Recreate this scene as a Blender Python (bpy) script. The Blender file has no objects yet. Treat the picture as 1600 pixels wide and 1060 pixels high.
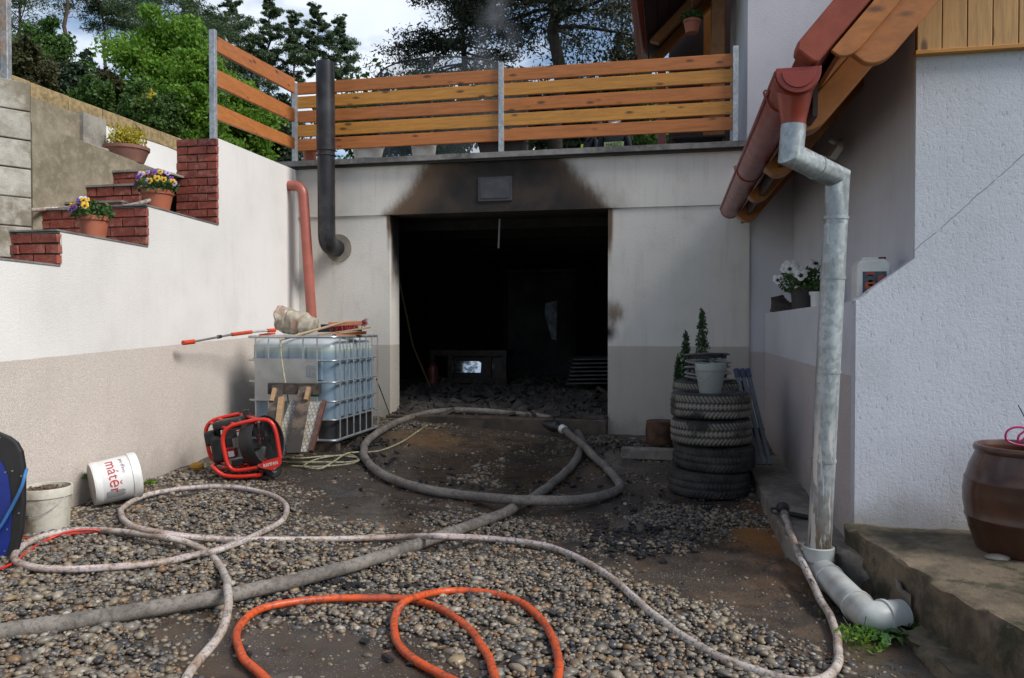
import bpy, math, random
import numpy as np
from mathutils import Vector, Matrix, Euler, noise as mnoise
R = math.radians
sc = bpy.context.scene
col = sc.collection
# ------------------------------------------------------------------ camera
H = 1.35; YAW = R(11.6); PIT = R(0.94); F = 1220.0; CX = 800.0; CY = 530.0
cd = bpy.data.cameras.new('camera'); cam = bpy.data.objects.new('camera', cd); col.objects.link(cam)
cam.location = (0, 0, H); cam.rotation_euler = (R(90) - PIT, 0, YAW)
cd.sensor_width = 36; cd.lens = F / 1600 * 36; cd.clip_start = 0.05; cd.clip_end = 2000
sc.camera = cam
# ------------------------------------------------------------------ sky and sun
SUN_EL, SUN_AZ = R(43), R(106)        # azimuth clockwise from +Y
w = bpy.data.worlds.new('World'); sc.world = w; w.use_nodes = True
nt = w.node_tree; nt.nodes.clear()
def wn(t, **k):
    n = nt.nodes.new(t)
    for a, b in k.items(): setattr(n, a, b)
    return n
out = wn('ShaderNodeOutputWorld'); bg = wn('ShaderNodeBackground')
sky = wn('ShaderNodeTexSky', sky_type='NISHITA', sun_disc=False, sun_elevation=SUN_EL, sun_rotation=SUN_AZ)
tc = wn('ShaderNodeTexCoord'); mp = wn('ShaderNodeMapping'); mp.inputs['Scale'].default_value = (1.6, 1.6, 3.4)
mp.inputs['Location'].default_value = (0.35, 0.1, 0.0)
nz = wn('ShaderNodeTexNoise'); nz.inputs['Scale'].default_value = 2.1; nz.inputs['Detail'].default_value = 9; nz.inputs['Roughness'].default_value = .56
rp = wn('ShaderNodeValToRGB'); rp.color_ramp.elements[0].position = .47; rp.color_ramp.elements[1].position = .60
nz2 = wn('ShaderNodeTexNoise'); nz2.inputs['Scale'].default_value = 5; nz2.inputs['Detail'].default_value = 6
cl = wn('ShaderNodeMixRGB'); cl.inputs[1].default_value = (4.9, 5.7, 6.9, 1); cl.inputs[2].default_value = (7.6, 7.9, 8.3, 1)
mx = wn('ShaderNodeMixRGB')
L = nt.links.new
L(tc.outputs['Generated'], mp.inputs[0]); L(mp.outputs[0], nz.inputs[0]); L(mp.outputs[0], nz2.inputs[0])
L(nz.outputs[0], rp.inputs[0]); L(rp.outputs[0], mx.inputs[0]); L(nz2.outputs[0], cl.inputs[0])
L(sky.outputs[0], mx.inputs[1]); L(cl.outputs[0], mx.inputs[2]); L(mx.outputs[0], bg.inputs[0]); L(bg.outputs[0], out.inputs[0])
bg.inputs[1].default_value = 0.10
sd = bpy.data.lights.new('sun', 'SUN'); so = bpy.data.objects.new('sun', sd); col.objects.link(so)
sd.energy = 2.6; sd.angle = R(22); sd.color = (1, .965, .92)
sdir = Vector((math.sin(SUN_AZ) * math.cos(SUN_EL), math.cos(SUN_AZ) * math.cos(SUN_EL), math.sin(SUN_EL)))
so.rotation_euler = sdir.to_track_quat('Z', 'Y').to_euler()
sc.view_settings.view_transform = 'Standard'; sc.view_settings.look = 'None'
sc.view_settings.gamma = 1; sc.view_settings.use_curve_mapping = False; sc.view_settings.exposure = 0.53
sc.render.engine = 'CYCLES'
# ------------------------------------------------------------------ measuring helpers: photograph pixel -> real place
fw = Vector((-math.sin(YAW), math.cos(YAW), 0)); rt = Vector((math.cos(YAW), math.sin(YAW), 0)); zz = Vector((0, 0, 1))
fwd = fw * math.cos(PIT) - zz * math.sin(PIT); upv = fw * math.sin(PIT) + zz * math.cos(PIT)
O = Vector((0, 0, H))
def ray(px, py): return fwd + rt * ((px - CX) / F) + upv * ((CY - py) / F)
def onY(px, py, Y): r = ray(px, py); return O + r * (Y / r.y)
def onX(px, py, X): r = ray(px, py); return O + r * (X / r.x)
def onZ(px, py, Z): r = ray(px, py); return O + r * ((Z - H) / r.z)
def atD(px, py, d): return O + ray(px, py) * d
def sst(t): t = min(1, max(0, t)); return t * t * (3 - 2 * t)
def g(x, y): return .13 * sst((-x - 1) / 2.5) + .15 * sst((y - 5.5) / 3)
def onG(px, py, h=0.0):
    z = .1
    for _ in range(12):
        p = onZ(px, py, z + h); z = .5 * z + .5 * g(p.x, p.y)
    return p
YG = 8.7                                             # face of the garage
LA = onY(467, 400, YG); LDX = .108                   # left wall plane
def lx(y): return LA.x + LDX * (YG - y)
def onL(px, py):
    r = ray(px, py); t = (LA.x + LDX * YG) / (r.x + LDX * r.y); return O + r * t
# ------------------------------------------------------------------ mesh helpers
WM = {}
def tag(o, label=None, cat=None, group=None, kind=None):
    if label: o['label'] = label
    if cat: o['category'] = cat
    if group: o['group'] = group
    if kind: o['kind'] = kind
    return o
def link(o, parent=None, M=None):
    col.objects.link(o)
    PM = Matrix.Identity(4)
    if parent is not None: o.parent = parent; PM = WM[parent.name]
    WM[o.name] = PM @ M if M is not None else PM.copy()
    return o
def thing(name, label, cat, loc=(0, 0, 0), rz=0, group=None, kind=None):
    o = bpy.data.objects.new(name, None); o.location = loc; o.rotation_euler = (0, 0, rz); o.empty_display_size = .1
    link(o, None, Matrix.Translation(Vector(loc)) @ Matrix.Rotation(rz, 4, 'Z'))
    return tag(o, label, cat, group, kind)
def finish(me, mat, smooth, ang=35):
    if mat: me.materials.append(mat)
    if smooth:
        me.polygons.foreach_set('use_smooth', [True] * len(me.polygons))
        if ang < 180: me.set_sharp_from_angle(angle=R(ang))
    me.update()
class MB:
    def __init__(s): s.v = []; s.f = []
    def add(s, vs, fs):
        k = len(s.v); s.v += [Vector(p) for p in vs]; s.f += [[i + k for i in q] for q in fs]; return s
    def box(s, c, d, rz=0, M=None, taper=1):
        x, y, z = d[0] / 2, d[1] / 2, d[2] / 2; t = taper
        vs = [(-x, -y, -z), (x, -y, -z), (x, y, -z), (-x, y, -z), (-x * t, -y * t, z), (x * t, -y * t, z), (x * t, y * t, z), (-x * t, y * t, z)]
        MM = Matrix.Translation(Vector(c)) @ (M if M else Matrix.Rotation(rz, 4, 'Z'))
        return s.add([MM @ Vector(p) for p in vs], [(0, 3, 2, 1), (4, 5, 6, 7), (0, 1, 5, 4), (1, 2, 6, 5), (2, 3, 7, 6), (3, 0, 4, 7)])
    def bb(s, a, b):
        return s.box([(a[i] + b[i]) / 2 for i in range(3)], [abs(b[i] - a[i]) for i in range(3)])
    def beam(s, a, b, wd, ht, up=(0, 0, 1), tw=1):
        a = Vector(a); b = Vector(b); d = (b - a); l = d.length; d.normalize()
        sx = d.cross(Vector(up)).normalized(); u = sx.cross(d)
        vs = []
        for p, k in ((a, 1), (b, tw)):
            for i, j in ((-1, -1), (1, -1), (1, 1), (-1, 1)): vs.append(p + sx * wd / 2 * i * k + u * ht / 2 * j * k)
        return s.add(vs, [(0, 1, 2, 3), (7, 6, 5, 4), (0, 4, 5, 1), (1, 5, 6, 2), (2, 6, 7, 3), (3, 7, 4, 0)])
    def tube(s, pts, r, n=10, closed=False, cap=True):
        pts = [Vector(p) for p in pts]; m = len(pts)
        rr = r if isinstance(r, (list, tuple)) else [r] * m
        T = []
        for i in range(m):
            if closed: t = pts[(i + 1) % m] - pts[i - 1]
            else: t = pts[min(i + 1, m - 1)] - pts[max(i - 1, 0)]
            T.append(t.normalized() if t.length > 1e-9 else Vector((0, 0, 1)))
        nrm = T[0].orthogonal().normalized(); vs = []
        for i in range(m):
            if i: nrm = (nrm - T[i] * nrm.dot(T[i]))
            nrm = nrm.normalized() if nrm.length > 1e-6 else T[i].orthogonal().normalized()
            b = T[i].cross(nrm)
            for k in range(n):
                a = 2 * math.pi * k / n; vs.append(pts[i] + (nrm * math.cos(a) + b * math.sin(a)) * rr[i])
        fs = []
        for i in range(m if closed else m - 1):
            j = (i + 1) % m
            for k in range(n): fs.append((i * n + k, i * n + (k + 1) % n, j * n + (k + 1) % n, j * n + k))
        if cap and not closed: fs += [list(range(n))[::-1], [(m - 1) * n + k for k in range(n)]]
        return s.add(vs, fs)
    def lathe(s, prof, n=24, M=None, closed=False):
        M = M or Matrix.Identity(4); vs = []; m = len(prof)
        for r, z in prof:
            for k in range(n):
                a = 2 * math.pi * k / n; vs.append(M @ Vector((r * math.cos(a), r * math.sin(a), z)))
        fs = []
        for i in range(m if closed else m - 1):
            j = (i + 1) % m
            for k in range(n): fs.append((i * n + k, i * n + (k + 1) % n, j * n + (k + 1) % n, j * n + k))
        if not closed:
            if prof[0][0] > 1e-4: fs.append(list(range(n))[::-1])
            if prof[-1][0] > 1e-4: fs.append([(m - 1) * n + k for k in range(n)])
        return s.add(vs, fs)
    def prism(s, poly, vec):
        poly = [Vector(p) for p in poly]; v = Vector(vec); n = len(poly)
        fs = [list(range(n)), [n + i for i in range(n)][::-1]] + [(i, n + i, n + (i + 1) % n, (i + 1) % n) for i in range(n)]
        return s.add(poly + [p + v for p in poly], fs)
    def ico(s, c, r, sub=1, M=None):
        import bmesh
        bm = bmesh.new(); bmesh.ops.create_icosphere(bm, subdivisions=sub, radius=1)
        rr = r if isinstance(r, (list, tuple)) else (r, r, r)
        MM = Matrix.Translation(Vector(c)) @ (M or Matrix.Identity(4)) @ Matrix.Diagonal((*rr, 1))
        vs = [MM @ v.co for v in bm.verts]; fs = [[v.index for v in f.verts] for f in bm.faces]; bm.free()
        return s.add(vs, fs)
    def build(s, name, mat, parent=None, smooth=False, bev=0, local=False, ang=35, label=None, kind=None, seg=2):
        import bmesh
        vs = s.v
        if parent is not None and not local:
            inv = WM[parent.name].inverted(); vs = [inv @ p for p in vs]
        me = bpy.data.meshes.new(name); me.from_pydata([tuple(p) for p in vs], [], s.f)
        bm = bmesh.new(); bm.from_mesh(me); bmesh.ops.recalc_face_normals(bm, faces=bm.faces); bm.to_mesh(me); bm.free()
        finish(me, mat, smooth, ang)
        o = bpy.data.objects.new(name, me); link(o, parent)
        if bev:
            b = o.modifiers.new('bevel', 'BEVEL'); b.width = bev; b.segments = seg; b.limit_method = 'ANGLE'; b.angle_limit = R(40)
        if label: o['label'] = label
        if kind: o['kind'] = kind
        return o
def npmesh(name, V, Fc, mat, parent=None, colr=None, smooth=False, local=False):
    V = np.asarray(V, dtype=np.float32); Fc = np.asarray(Fc, dtype=np.int32)
    if parent is not None and not local:
        inv = np.array(WM[parent.name].inverted(), dtype=np.float32); V = V @ inv[:3, :3].T + inv[:3, 3]
    me = bpy.data.meshes.new(name); k = Fc.shape[1]
    me.vertices.add(len(V)); me.vertices.foreach_set('co', V.ravel())
    me.loops.add(Fc.size); me.loops.foreach_set('vertex_index', Fc.ravel())
    me.polygons.add(len(Fc)); me.polygons.foreach_set('loop_start', np.arange(0, Fc.size, k, dtype=np.int32))
    me.update(calc_edges=True)
    if colr is not None:
        a = me.color_attributes.new('Col', 'FLOAT_COLOR', 'POINT')
        c4 = np.ones((len(V), 4), dtype=np.float32); c4[:, :3] = colr; a.data.foreach_set('color', c4.ravel())
    if mat: me.materials.append(mat)
    if smooth: me.polygons.foreach_set('use_smooth', np.ones(len(Fc), dtype=bool))
    o = bpy.data.objects.new(name, me); link(o, parent); return o
def spline(pts, step=.05):
    P = [Vector(p) for p in pts]; P = [P[0] * 2 - P[1]] + P + [P[-1] * 2 - P[-2]]; out = []
    for i in range(1, len(P) - 2):
        a, b, c, d = P[i - 1:i + 3]; n = max(2, int((c - b).length / step))
        for k in range(n):
            t = k / n; out.append(.5 * ((2 * b) + (c - a) * t + (2 * a - 5 * b + 4 * c - d) * t * t + (3 * b - 3 * c + d - a) * t ** 3))
    out.append(P[-2]); return out
# ------------------------------------------------------------------ material helpers
class NT:
    def __init__(s, name):
        s.m = bpy.data.materials.new(name); s.m.use_nodes = True; s.t = s.m.node_tree
        s.b = s.t.nodes['Principled BSDF']; s.pos = s.n('ShaderNodeNewGeometry').outputs['Position']
        s.sep = s.n('ShaderNodeSeparateXYZ'); s.L(s.pos, s.sep.inputs[0]); s.x, s.y, s.z = s.sep.outputs
        s.rnd = s.n('ShaderNodeObjectInfo').outputs['Random']
    def n(s, t, **k):
        nd = s.t.nodes.new(t)
        for a, b in k.items(): setattr(nd, a, b)
        return nd
    def L(s, a, b): s.t.links.new(a, b)
    def put(s, inp, v):
        if isinstance(v, bpy.types.NodeSocket): s.L(v, inp)
        elif v is not None:
            if isinstance(v, (tuple, list)) and len(v) == 3 and inp.type == 'RGBA': v = (*v, 1)
            inp.default_value = v
    def ma(s, op, a, b=None, c=None):
        nd = s.n('ShaderNodeMath', operation=op)
        for i, v in enumerate((a, b, c)):
            if v is not None: s.put(nd.inputs[i], v)
        return nd.outputs[0]
    def vec(s, sx=1, sy=1, sz=1, rnd=0):
        m = s.n('ShaderNodeMapping'); s.L(s.pos, m.inputs[0]); m.inputs['Scale'].default_value = (sx, sy, sz)
        if rnd:
            c = s.n('ShaderNodeCombineXYZ')
            for i, k in enumerate((37., 91., 53.)): s.L(s.ma('MULTIPLY', s.rnd, k), c.inputs[i])
            s.L(c.outputs[0], m.inputs['Location'])
        return m.outputs[0]
    def noise(s, scale, detail=4, rough=.55, v=None, dist=0):
        nd = s.n('ShaderNodeTexNoise'); s.L(v or s.pos, nd.inputs[0]); nd.inputs['Scale'].default_value = scale
        nd.inputs['Detail'].default_value = detail; nd.inputs['Roughness'].default_value = rough; nd.inputs['Distortion'].default_value = dist
        return nd.outputs[0]
    def vor(s, scale, v=None, feat='F1', out='Distance'):
        nd = s.n('ShaderNodeTexVoronoi', feature=feat); s.L(v or s.pos, nd.inputs[0]); nd.inputs['Scale'].default_value = scale
        return nd.outputs[out]
    def ramp(s, f, a, b, lo=0., hi=1.):
        nd = s.n('ShaderNodeMapRange', interpolation_type='SMOOTHSTEP'); s.put(nd.inputs[0], f)
        for i, v in enumerate((a, b, lo, hi)): nd.inputs[i + 1].default_value = v
        return nd.outputs[0]
    def mix(s, f, a, b, mode='MIX'):
        nd = s.n('ShaderNodeMixRGB', blend_type=mode); s.put(nd.inputs[0], f); s.put(nd.inputs[1], a); s.put(nd.inputs[2], b); return nd.outputs[0]
    def bump(s, h, st=.5, d=.01, nrm=None):
        nd = s.n('ShaderNodeBump'); s.put(nd.inputs['Height'], h); nd.inputs['Strength'].default_value = st; nd.inputs['Distance'].default_value = d
        if nrm: s.L(nrm, nd.inputs['Normal'])
        return nd.outputs[0]
    def done(s, c, rough=.7, metal=0., nrm=None, **k):
        s.put(s.b.inputs['Base Color'], c); s.put(s.b.inputs['Roughness'], rough); s.put(s.b.inputs['Metallic'], metal)
        if nrm: s.L(nrm, s.b.inputs['Normal'])
        for a, b in k.items(): s.put(s.b.inputs[a.replace('_', ' ')], b)
        return s.m
def simple(name, c, rough=.6, metal=0, var=.25, vs=9, dirt=None, dk=.35, bs=60, bst=.15, rv=.12, **k):
    n = NT(name); nz = n.noise(vs, 5, .6, n.vec(rnd=1))
    c2 = tuple(x * (1 - var) for x in c); cc = n.mix(n.ramp(nz, .35, .65), c, c2)
    if dirt:
        d = n.noise(vs * .35, 7, .7, n.vec(rnd=1)); cc = n.mix(n.ma('MULTIPLY', n.ramp(d, .48, .66), dk), cc, dirt)
    rr = n.ma('ADD', n.ma('MULTIPLY', n.ma('SUBTRACT', nz, .5), rv * 2), rough)
    return n.done(cc, rr, metal, n.bump(n.noise(bs, 3), bst, .004) if bst else None, **k)
def stucco(name, c, line=None, low=None, coarse=0., soot=False, grime=.25, tint=(.25, .21, .15)):
    n = NT(name)
    f1 = n.noise(55, 3, .6, n.vec(1, 1, 1.6)); f2 = n.noise(170, 2); big = n.noise(1.1, 6, .6)
    h = n.ma('ADD', n.ma('MULTIPLY', f1, 1.), n.ma('MULTIPLY', f2, .5))
    cc = n.mix(n.ramp(big, .35, .7), c, tuple(x * .9 for x in c))
    cc = n.mix(n.ma('MULTIPLY', n.ramp(f2, .4, .7), .25), cc, tuple(x * .75 for x in c))
    if low:
        lz = n.ma('SUBTRACT', n.z, line if not isinstance(line, tuple) else n.ma('ADD', line[0], n.ma('MULTIPLY', n.y, line[1])))
        lz = n.ma('ADD', lz, n.ma('MULTIPLY', n.ma('SUBTRACT', n.noise(7, 4), .5), .012)); m = n.ramp(lz, -.004, .004)
        spk = n.noise(130, 2, .7); lo = n.mix(n.ramp(spk, .4, .62), low, tuple(x * .7 for x in low))
        lo = n.mix(n.ma('MULTIPLY', n.ramp(n.noise(1.7, 5), .45, .7), .35), lo, tuple(x * .72 for x in low))
        cc = n.mix(m, lo, cc)
    st = n.noise(3.2, 6, .65, n.vec(4.5, 4.5, .35))                      # rain streaks
    cc = n.mix(n.ma('MULTIPLY', n.ramp(st, .5, .72), grime), cc, tint)
    gl = n.noise(2.2, 7, .7)
    cc = n.mix(n.ma('MULTIPLY', n.ramp(gl, .52, .74), grime), cc, tint)
    pt = n.noise(.55, 3, .5); cc = n.mix(n.ma('MULTIPLY', n.ramp(pt, .42, .62), .16), cc, tuple(x * .8 for x in c) if not low else (.5, .47, .43))
    spl = n.ma('MULTIPLY', n.ramp(n.ma('ADD', n.z, n.ma('MULTIPLY', n.noise(6, 6, .7), .5)), .72, .36), .45); cc = n.mix(spl, cc, (.20, .165, .125))
    if coarse:
        pit = n.noise(52, 5, .75, n.vec(1, 1, .45)); cc = n.mix(n.ma('MULTIPLY', n.ramp(pit, .57, .67), coarse), cc, (.28, .27, .27))
        h = n.ma('ADD', h, n.ma('MULTIPLY', n.ramp(pit, .45, .68), -.55))
    return n, cc, h
# ------------------------------------------------------------------ materials
XL = onY(609, 450, YG).x; XR = onY(950, 450, YG).x; ZT = onY(780, 331, YG).z
n, cc, h = stucco('white_render', (.74, .725, .70), line=(1.03, .028), low=(.63, .56, .50), grime=.06)
M_LEFT = n.done(cc, .9, 0, n.bump(h, .38, .006))
n, cc, h = stucco('house_render', (.60, .60, .64), grime=.08); M_HOUSE = n.done(cc, .9, 0, n.bump(h, .32, .006))
n, cc, h = stucco('low_wall_render', (.62, .62, .66), line=1.075, low=(.56, .50, .49), grime=.14); M_LOWW = n.done(cc, .9, 0, n.bump(h, .5, .006))
n, cc, h = stucco('coarse_render', (.58, .60, .66), coarse=.55, grime=.15, tint=(.36, .34, .33))
a_, b_ = onY(1358, 455, 4.5), onY(1600, 243, 4.5)
sl = (b_.z - a_.z) / (b_.x - a_.x)
ln = n.ma('SUBTRACT', n.z, n.ma('ADD', n.ma('MULTIPLY', n.ma('SUBTRACT', n.x, a_.x), sl), a_.z))
ln = n.ma('ADD', ln, n.ma('MULTIPLY', n.ma('SUBTRACT', n.noise(6, 5), .5), .05))
ck = n.ramp(n.ma('ABSOLUTE', ln), .0015, .006, 1, 0); ck = n.ma('MULTIPLY', ck, n.ramp(n.noise(9, 3), .35, .5))
cc = n.mix(n.ma('MULTIPLY', ck, .5), cc, (.08, .07, .06))
ft = n.ma('MULTIPLY', n.ramp(n.ma('ADD', n.z, n.ma('MULTIPLY', n.noise(4, 5), .5)), .85, .4, 0, 1), .6); cc = n.mix(ft, cc, (.33, .28, .23))
M_COARSE = n.done(cc, .92, 0, n.bump(n.ma('SUBTRACT', h, n.ma('MULTIPLY', ck, 4)), .34, .006))
n, cc, h = stucco('garage_render', (.70, .67, .61), line=1.13, low=(.50, .465, .405), grime=.2, tint=(.30, .25, .17))
nz_ = n.ma('SUBTRACT', n.noise(2.3, 5, .55), .5); nf_ = n.ma('SUBTRACT', n.noise(9, 6, .7, n.vec(1.6, 1, .5)), .5)
xc, hw = (XL + XR) / 2 - .02, (XR - XL) / 2
u = n.ma('DIVIDE', n.ma('SUBTRACT', n.x, xc), hw)
t_ = n.ma('MAXIMUM', n.ma('SUBTRACT', n.z, ZT), 0)
e = n.ma('ADD', n.ma('ABSOLUTE', u), n.ma('MULTIPLY', n.ma('POWER', t_, .8), .62))
e = n.ma('ADD', e, n.ma('ADD', n.ma('MULTIPLY', nz_, .16), n.ma('MULTIPLY', nf_, .16)))
below = n.ramp(n.z, ZT - .03, ZT - .01)
brown = n.ma('MULTIPLY', n.ramp(e, 1.30, .74), below); black = n.ma('MULTIPLY', n.ramp(n.ma('SUBTRACT', e, n.ma('MULTIPLY', u, .16)), 1.16, .58), below)
jr0 = n.ma('MULTIPLY', n.ramp(n.ma('ABSOLUTE', n.ma('SUBTRACT', n.x, XR)), .10, .01), n.ramp(n.ma('ADD', n.z, n.ma('MULTIPLY', nz_, .8)), 1.7, 2.6))
jl0 = n.ma('MULTIPLY', n.ramp(n.ma('ABSOLUTE', n.ma('SUBTRACT', n.x, XL)), .07, .01), n.ramp(n.ma('ADD', n.z, n.ma('MULTIPLY', nz_, .8)), 1.9, 2.7))
jc = n.ramp(n.z, ZT + .012, ZT - .002); jr = n.ma('MULTIPLY', jr0, jc); jl = n.ma('MULTIPLY', jl0, jc)
inn = n.ma('MULTIPLY', n.ramp(n.y, YG + .004, YG + .12), n.ramp(n.ma('ADD', n.z, n.ma('MULTIPLY', nz_, 1.2)), 1.5, 2.3))
sm = n.n('ShaderNodeVectorMath', operation='DISTANCE'); n.L(n.pos, sm.inputs[0]); sm.inputs[1].default_value = onY(950, 520, YG)
sm2 = n.n('ShaderNodeVectorMath', operation='DISTANCE'); n.L(n.pos, sm2.inputs[0]); sm2.inputs[1].default_value = onY(958, 490, YG)
s1 = n.ramp(n.ma('ADD', sm.outputs['Value'], n.ma('MULTIPLY', nf_, .12)), .15, .01); s2 = n.ramp(n.ma('ADD', sm2.outputs['Value'], n.ma('MULTIPLY', nf_, .22)), .30, .0, 0, .55)
brown = n.ma('MAXIMUM', brown, n.ma('MAXIMUM', n.ma('MULTIPLY', jr, .8), n.ma('MAXIMUM', n.ma('MULTIPLY', jl, .8), s2)))
black = n.ma('MAXIMUM', black, n.ma('MAXIMUM', inn, s1))
oc = n.mix(n.ramp(brown, .05, .7), (.70, .67, .61), (.13, .085, .052)); cc = n.mix(n.ramp(brown, 0, .55), cc, oc)
cc = n.mix(black, cc, n.mix(n.ramp(n.noise(3, 5), .4, .7), (.019, .017, .016), (.045, .034, .026)))
cx = n.ma('MULTIPLY', n.ramp(n.ma('ABSOLUTE', n.ma('SUBTRACT', n.x, .885)), .05, .0), n.ramp(n.noise(8, 5), .45, .6)); cc = n.mix(n.ma('MULTIPLY', cx, .6), cc, (.15, .11, .07))
M_GAR = n.done(cc, .92, 0, n.bump(h, .45, .006))
def concrete(name, c, dk, moss=0, sc_=1.):
    n = NT(name); a = n.noise(2.3 * sc_, 8, .68, n.vec(rnd=1)); b = n.noise(14 * sc_, 6, .65); p = n.noise(90, 3)
    cc = n.mix(n.ramp(a, .38, .62), c, dk); cc = n.mix(n.ma('MULTIPLY', n.ramp(b, .45, .7), .5), cc, tuple(x * 1.35 for x in c))
    cc = n.mix(n.ma('MULTIPLY', n.ramp(p, .5, .7), .3), cc, tuple(x * .5 for x in c))
    if moss: cc = n.mix(n.ma('MULTIPLY', n.ramp(n.noise(3.1, 7, .7), .5, .62), moss), cc, (.03, .032, .012))
    return n.done(cc, .85, 0, n.bump(n.ma('ADD', b, n.ma('MULTIPLY', p, .4)), .6, .01))
M_CONC = concrete('concrete', (.30, .285, .25), (.19, .175, .15)); M_COPING = concrete('coping_concrete', (.22, .21, .195), (.10, .095, .09))
M_PLAST = concrete('old_render', (.27, .235, .17), (.165, .14, .095)); M_STEP = concrete('step_concrete', (.17, .13, .082), (.058, .044, .028), .85)
M_KERB = concrete('kerb_concrete', (.26, .235, .20), (.14, .12, .10), .1); M_BLOCK = concrete('block_concrete', (.44, .42, .37), (.17, .145, .10), 0, .7)
def brickmat():
    n = NT('red_brick'); r = n.rnd; a = n.noise(16, 5, .65, n.vec(rnd=1)); b = n.noise(70, 4)
    cc = n.mix(r, (.30, .066, .042), (.21, .05, .036)); cc = n.mix(n.ma('MULTIPLY', n.ramp(a, .46, .66), .65), cc, (.41, .17, .13))
    cc = n.mix(n.ma('MULTIPLY', n.ramp(b, .5, .7), .4), cc, (.10, .035, .028)); return n.done(cc, .8, 0, n.bump(n.ma('ADD', a, b), .5, .008))
M_BRICK = brickmat(); M_MORTAR = simple('mortar', (.075, .06, .05), .95, bs=50, bst=.4); M_STONE = simple('tan_split_stone', (.33, .24, .115), .9, var=.45, vs=14, bs=22, bst=.9)
def woodmat(name, a, b, axis=(1, 14, 14), rough=.45, knots=True, weather=0, char=0):
    n = NT(name); v = n.vec(*axis, rnd=1); f = n.noise(2.2, 5, .6, v, 1.1); g2 = n.noise(9, 3, .6, v)
    r = n.rnd; base = n.mix(r, a, b)
    cc = n.mix(n.ramp(f, .35, .7), base, n.mix(.5, base, tuple(x * .42 for x in a))); cc = n.mix(n.ma('MULTIPLY', n.ramp(g2, .45, .7), .35), cc, tuple(x * .5 for x in a))
    if knots:
        kx = tuple((3.4 if q < 5 else 9.5) for q in axis); kv = n.vor(1.0, n.vec(*kx, rnd=1))
        cc = n.mix(n.ma('MULTIPLY', n.ramp(kv, .23, .08), .85), cc, (.07, .028, .012))
    if weather: cc = n.mix(n.ma('MULTIPLY', n.ramp(n.noise(3, 5), .4, .65), weather), cc, (.28, .25, .21))
    if char: cc = n.mix(n.ramp(n.noise(5, 6, .65), .34, .52, 0, char), cc, (.022, .02, .02))
    return n.done(cc, n.ma('ADD', n.ma('MULTIPLY', g2, .2), rough), 0, n.bump(f, .25, .003))
M_W1 = woodmat('orange_stained_larch', (.52, .175, .038), (.46, .16, .045)); M_W2 = woodmat('yellow_stained_larch', (.60, .27, .045), (.55, .24, .04))
M_W1y = woodmat('orange_stained_board', (.50, .18, .045), (.43, .15, .045), (14, 1, 14))
M_WV = woodmat('pine_cladding', (.58, .33, .12), (.52, .28, .09), (12, 12, 1)); M_WR = woodmat('stained_rafter', (.40, .155, .035), (.33, .12, .028), (3, 12, 3), .35)
M_WG = woodmat('bargeboard_timber', (.48, .165, .035), (.43, .15, .033), (2.6, 12, 5.5), .35)
M_WRAW = woodmat('raw_timber', (.42, .27, .14), (.36, .23, .12)); M_CHAR = woodmat('charred_timber', (.12, .095, .075), (.15, .09, .055), (5, 5, 1.3), .8, False, .3, .85)
M_STICK = simple('stick_wood', (.45, .32, .19), .6)
M_RED = simple('red_gutter_paint', (.26, .035, .018), .32, var=.12, bst=.02); M_REDPVC = simple('red_pvc', (.38, .105, .075), .42, var=.15, dirt=(.2, .1, .07), bst=.03)
M_TILE = simple('red_verge_tile', (.31, .062, .034), .75, var=.2, bs=160, bst=.3); M_BROWN = simple('dark_brown_fascia', (.035, .017, .013), .5)
def galv(name, c=(.40, .44, .46), dirty=0):
    n = NT(name); v = n.vor(58, n.vec(1, 1, .7), out='Color'); a = n.noise(4, 6, .7); b = n.noise(30, 4)
    s = n.n('ShaderNodeSeparateColor'); n.L(v, s.inputs[0]); k = n.ma('ADD', n.ma('MULTIPLY', s.outputs[0], .35), n.ma('MULTIPLY', b, .4))
    cc = n.mix(n.ramp(k, .15, .65), tuple(x * .75 for x in c), tuple(min(1, x * 1.15) for x in c)); cc = n.mix(n.ma('MULTIPLY', n.ramp(a, .45, .62), .45), cc, (.20, .21, .21))
    if dirty:
        lowz = n.ramp(n.ma('ADD', n.z, n.ma('MULTIPLY', n.noise(7, 5), .5)), .80, .42); cc = n.mix(n.ma('MULTIPLY', n.ma('MULTIPLY', lowz, n.ramp(n.noise(5, 6, .65, n.vec(2, 2, .8)), .45, .5)), .9), cc, (.19, .13, .07))
        wst = n.ma('MULTIPLY', n.ramp(n.z, 1.0, .7), n.ramp(n.noise(6, 5, .6, n.vec(5, 5, .5)), .52, .56)); cc = n.mix(wst, cc, (.6, .6, .58))
    return n.done(cc, n.ma('ADD', n.ma('MULTIPLY', k, .25), .33), .55, n.bump(b, .08, .003))
M_GALV = galv('galvanised_steel', dirty=1); M_POST = galv('galvanised_post', (.46, .48, .49)); M_WIRE = simple('galvanised_wire', (.50, .52, .53), .38, .7, bst=0)
M_PVC = simple('grey_white_pvc', (.46, .48, .46), .45, var=.15, dirt=(.22, .17, .12), dk=.5, bst=.03)
M_BLK = simple('black_metal', (.028, .028, .03), .42, var=.3); M_BLKP = simple('black_plastic', (.02, .02, .022), .5, bst=.05); M_SOOT = simple('soot_black', (.012, .011, .0105), .9, var=.4)
M_PIPE = simple('black_stove_pipe', (.030, .030, .034), .38, .35, var=.4, vs=5, dirt=(.12, .12, .12), dk=.3, bst=.05)
M_REDP = simple('red_powder_coat', (.62, .028, .016), .33, var=.12, bst=.02); M_ALU = simple('cast_aluminium', (.42, .41, .39), .42, .8)
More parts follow.
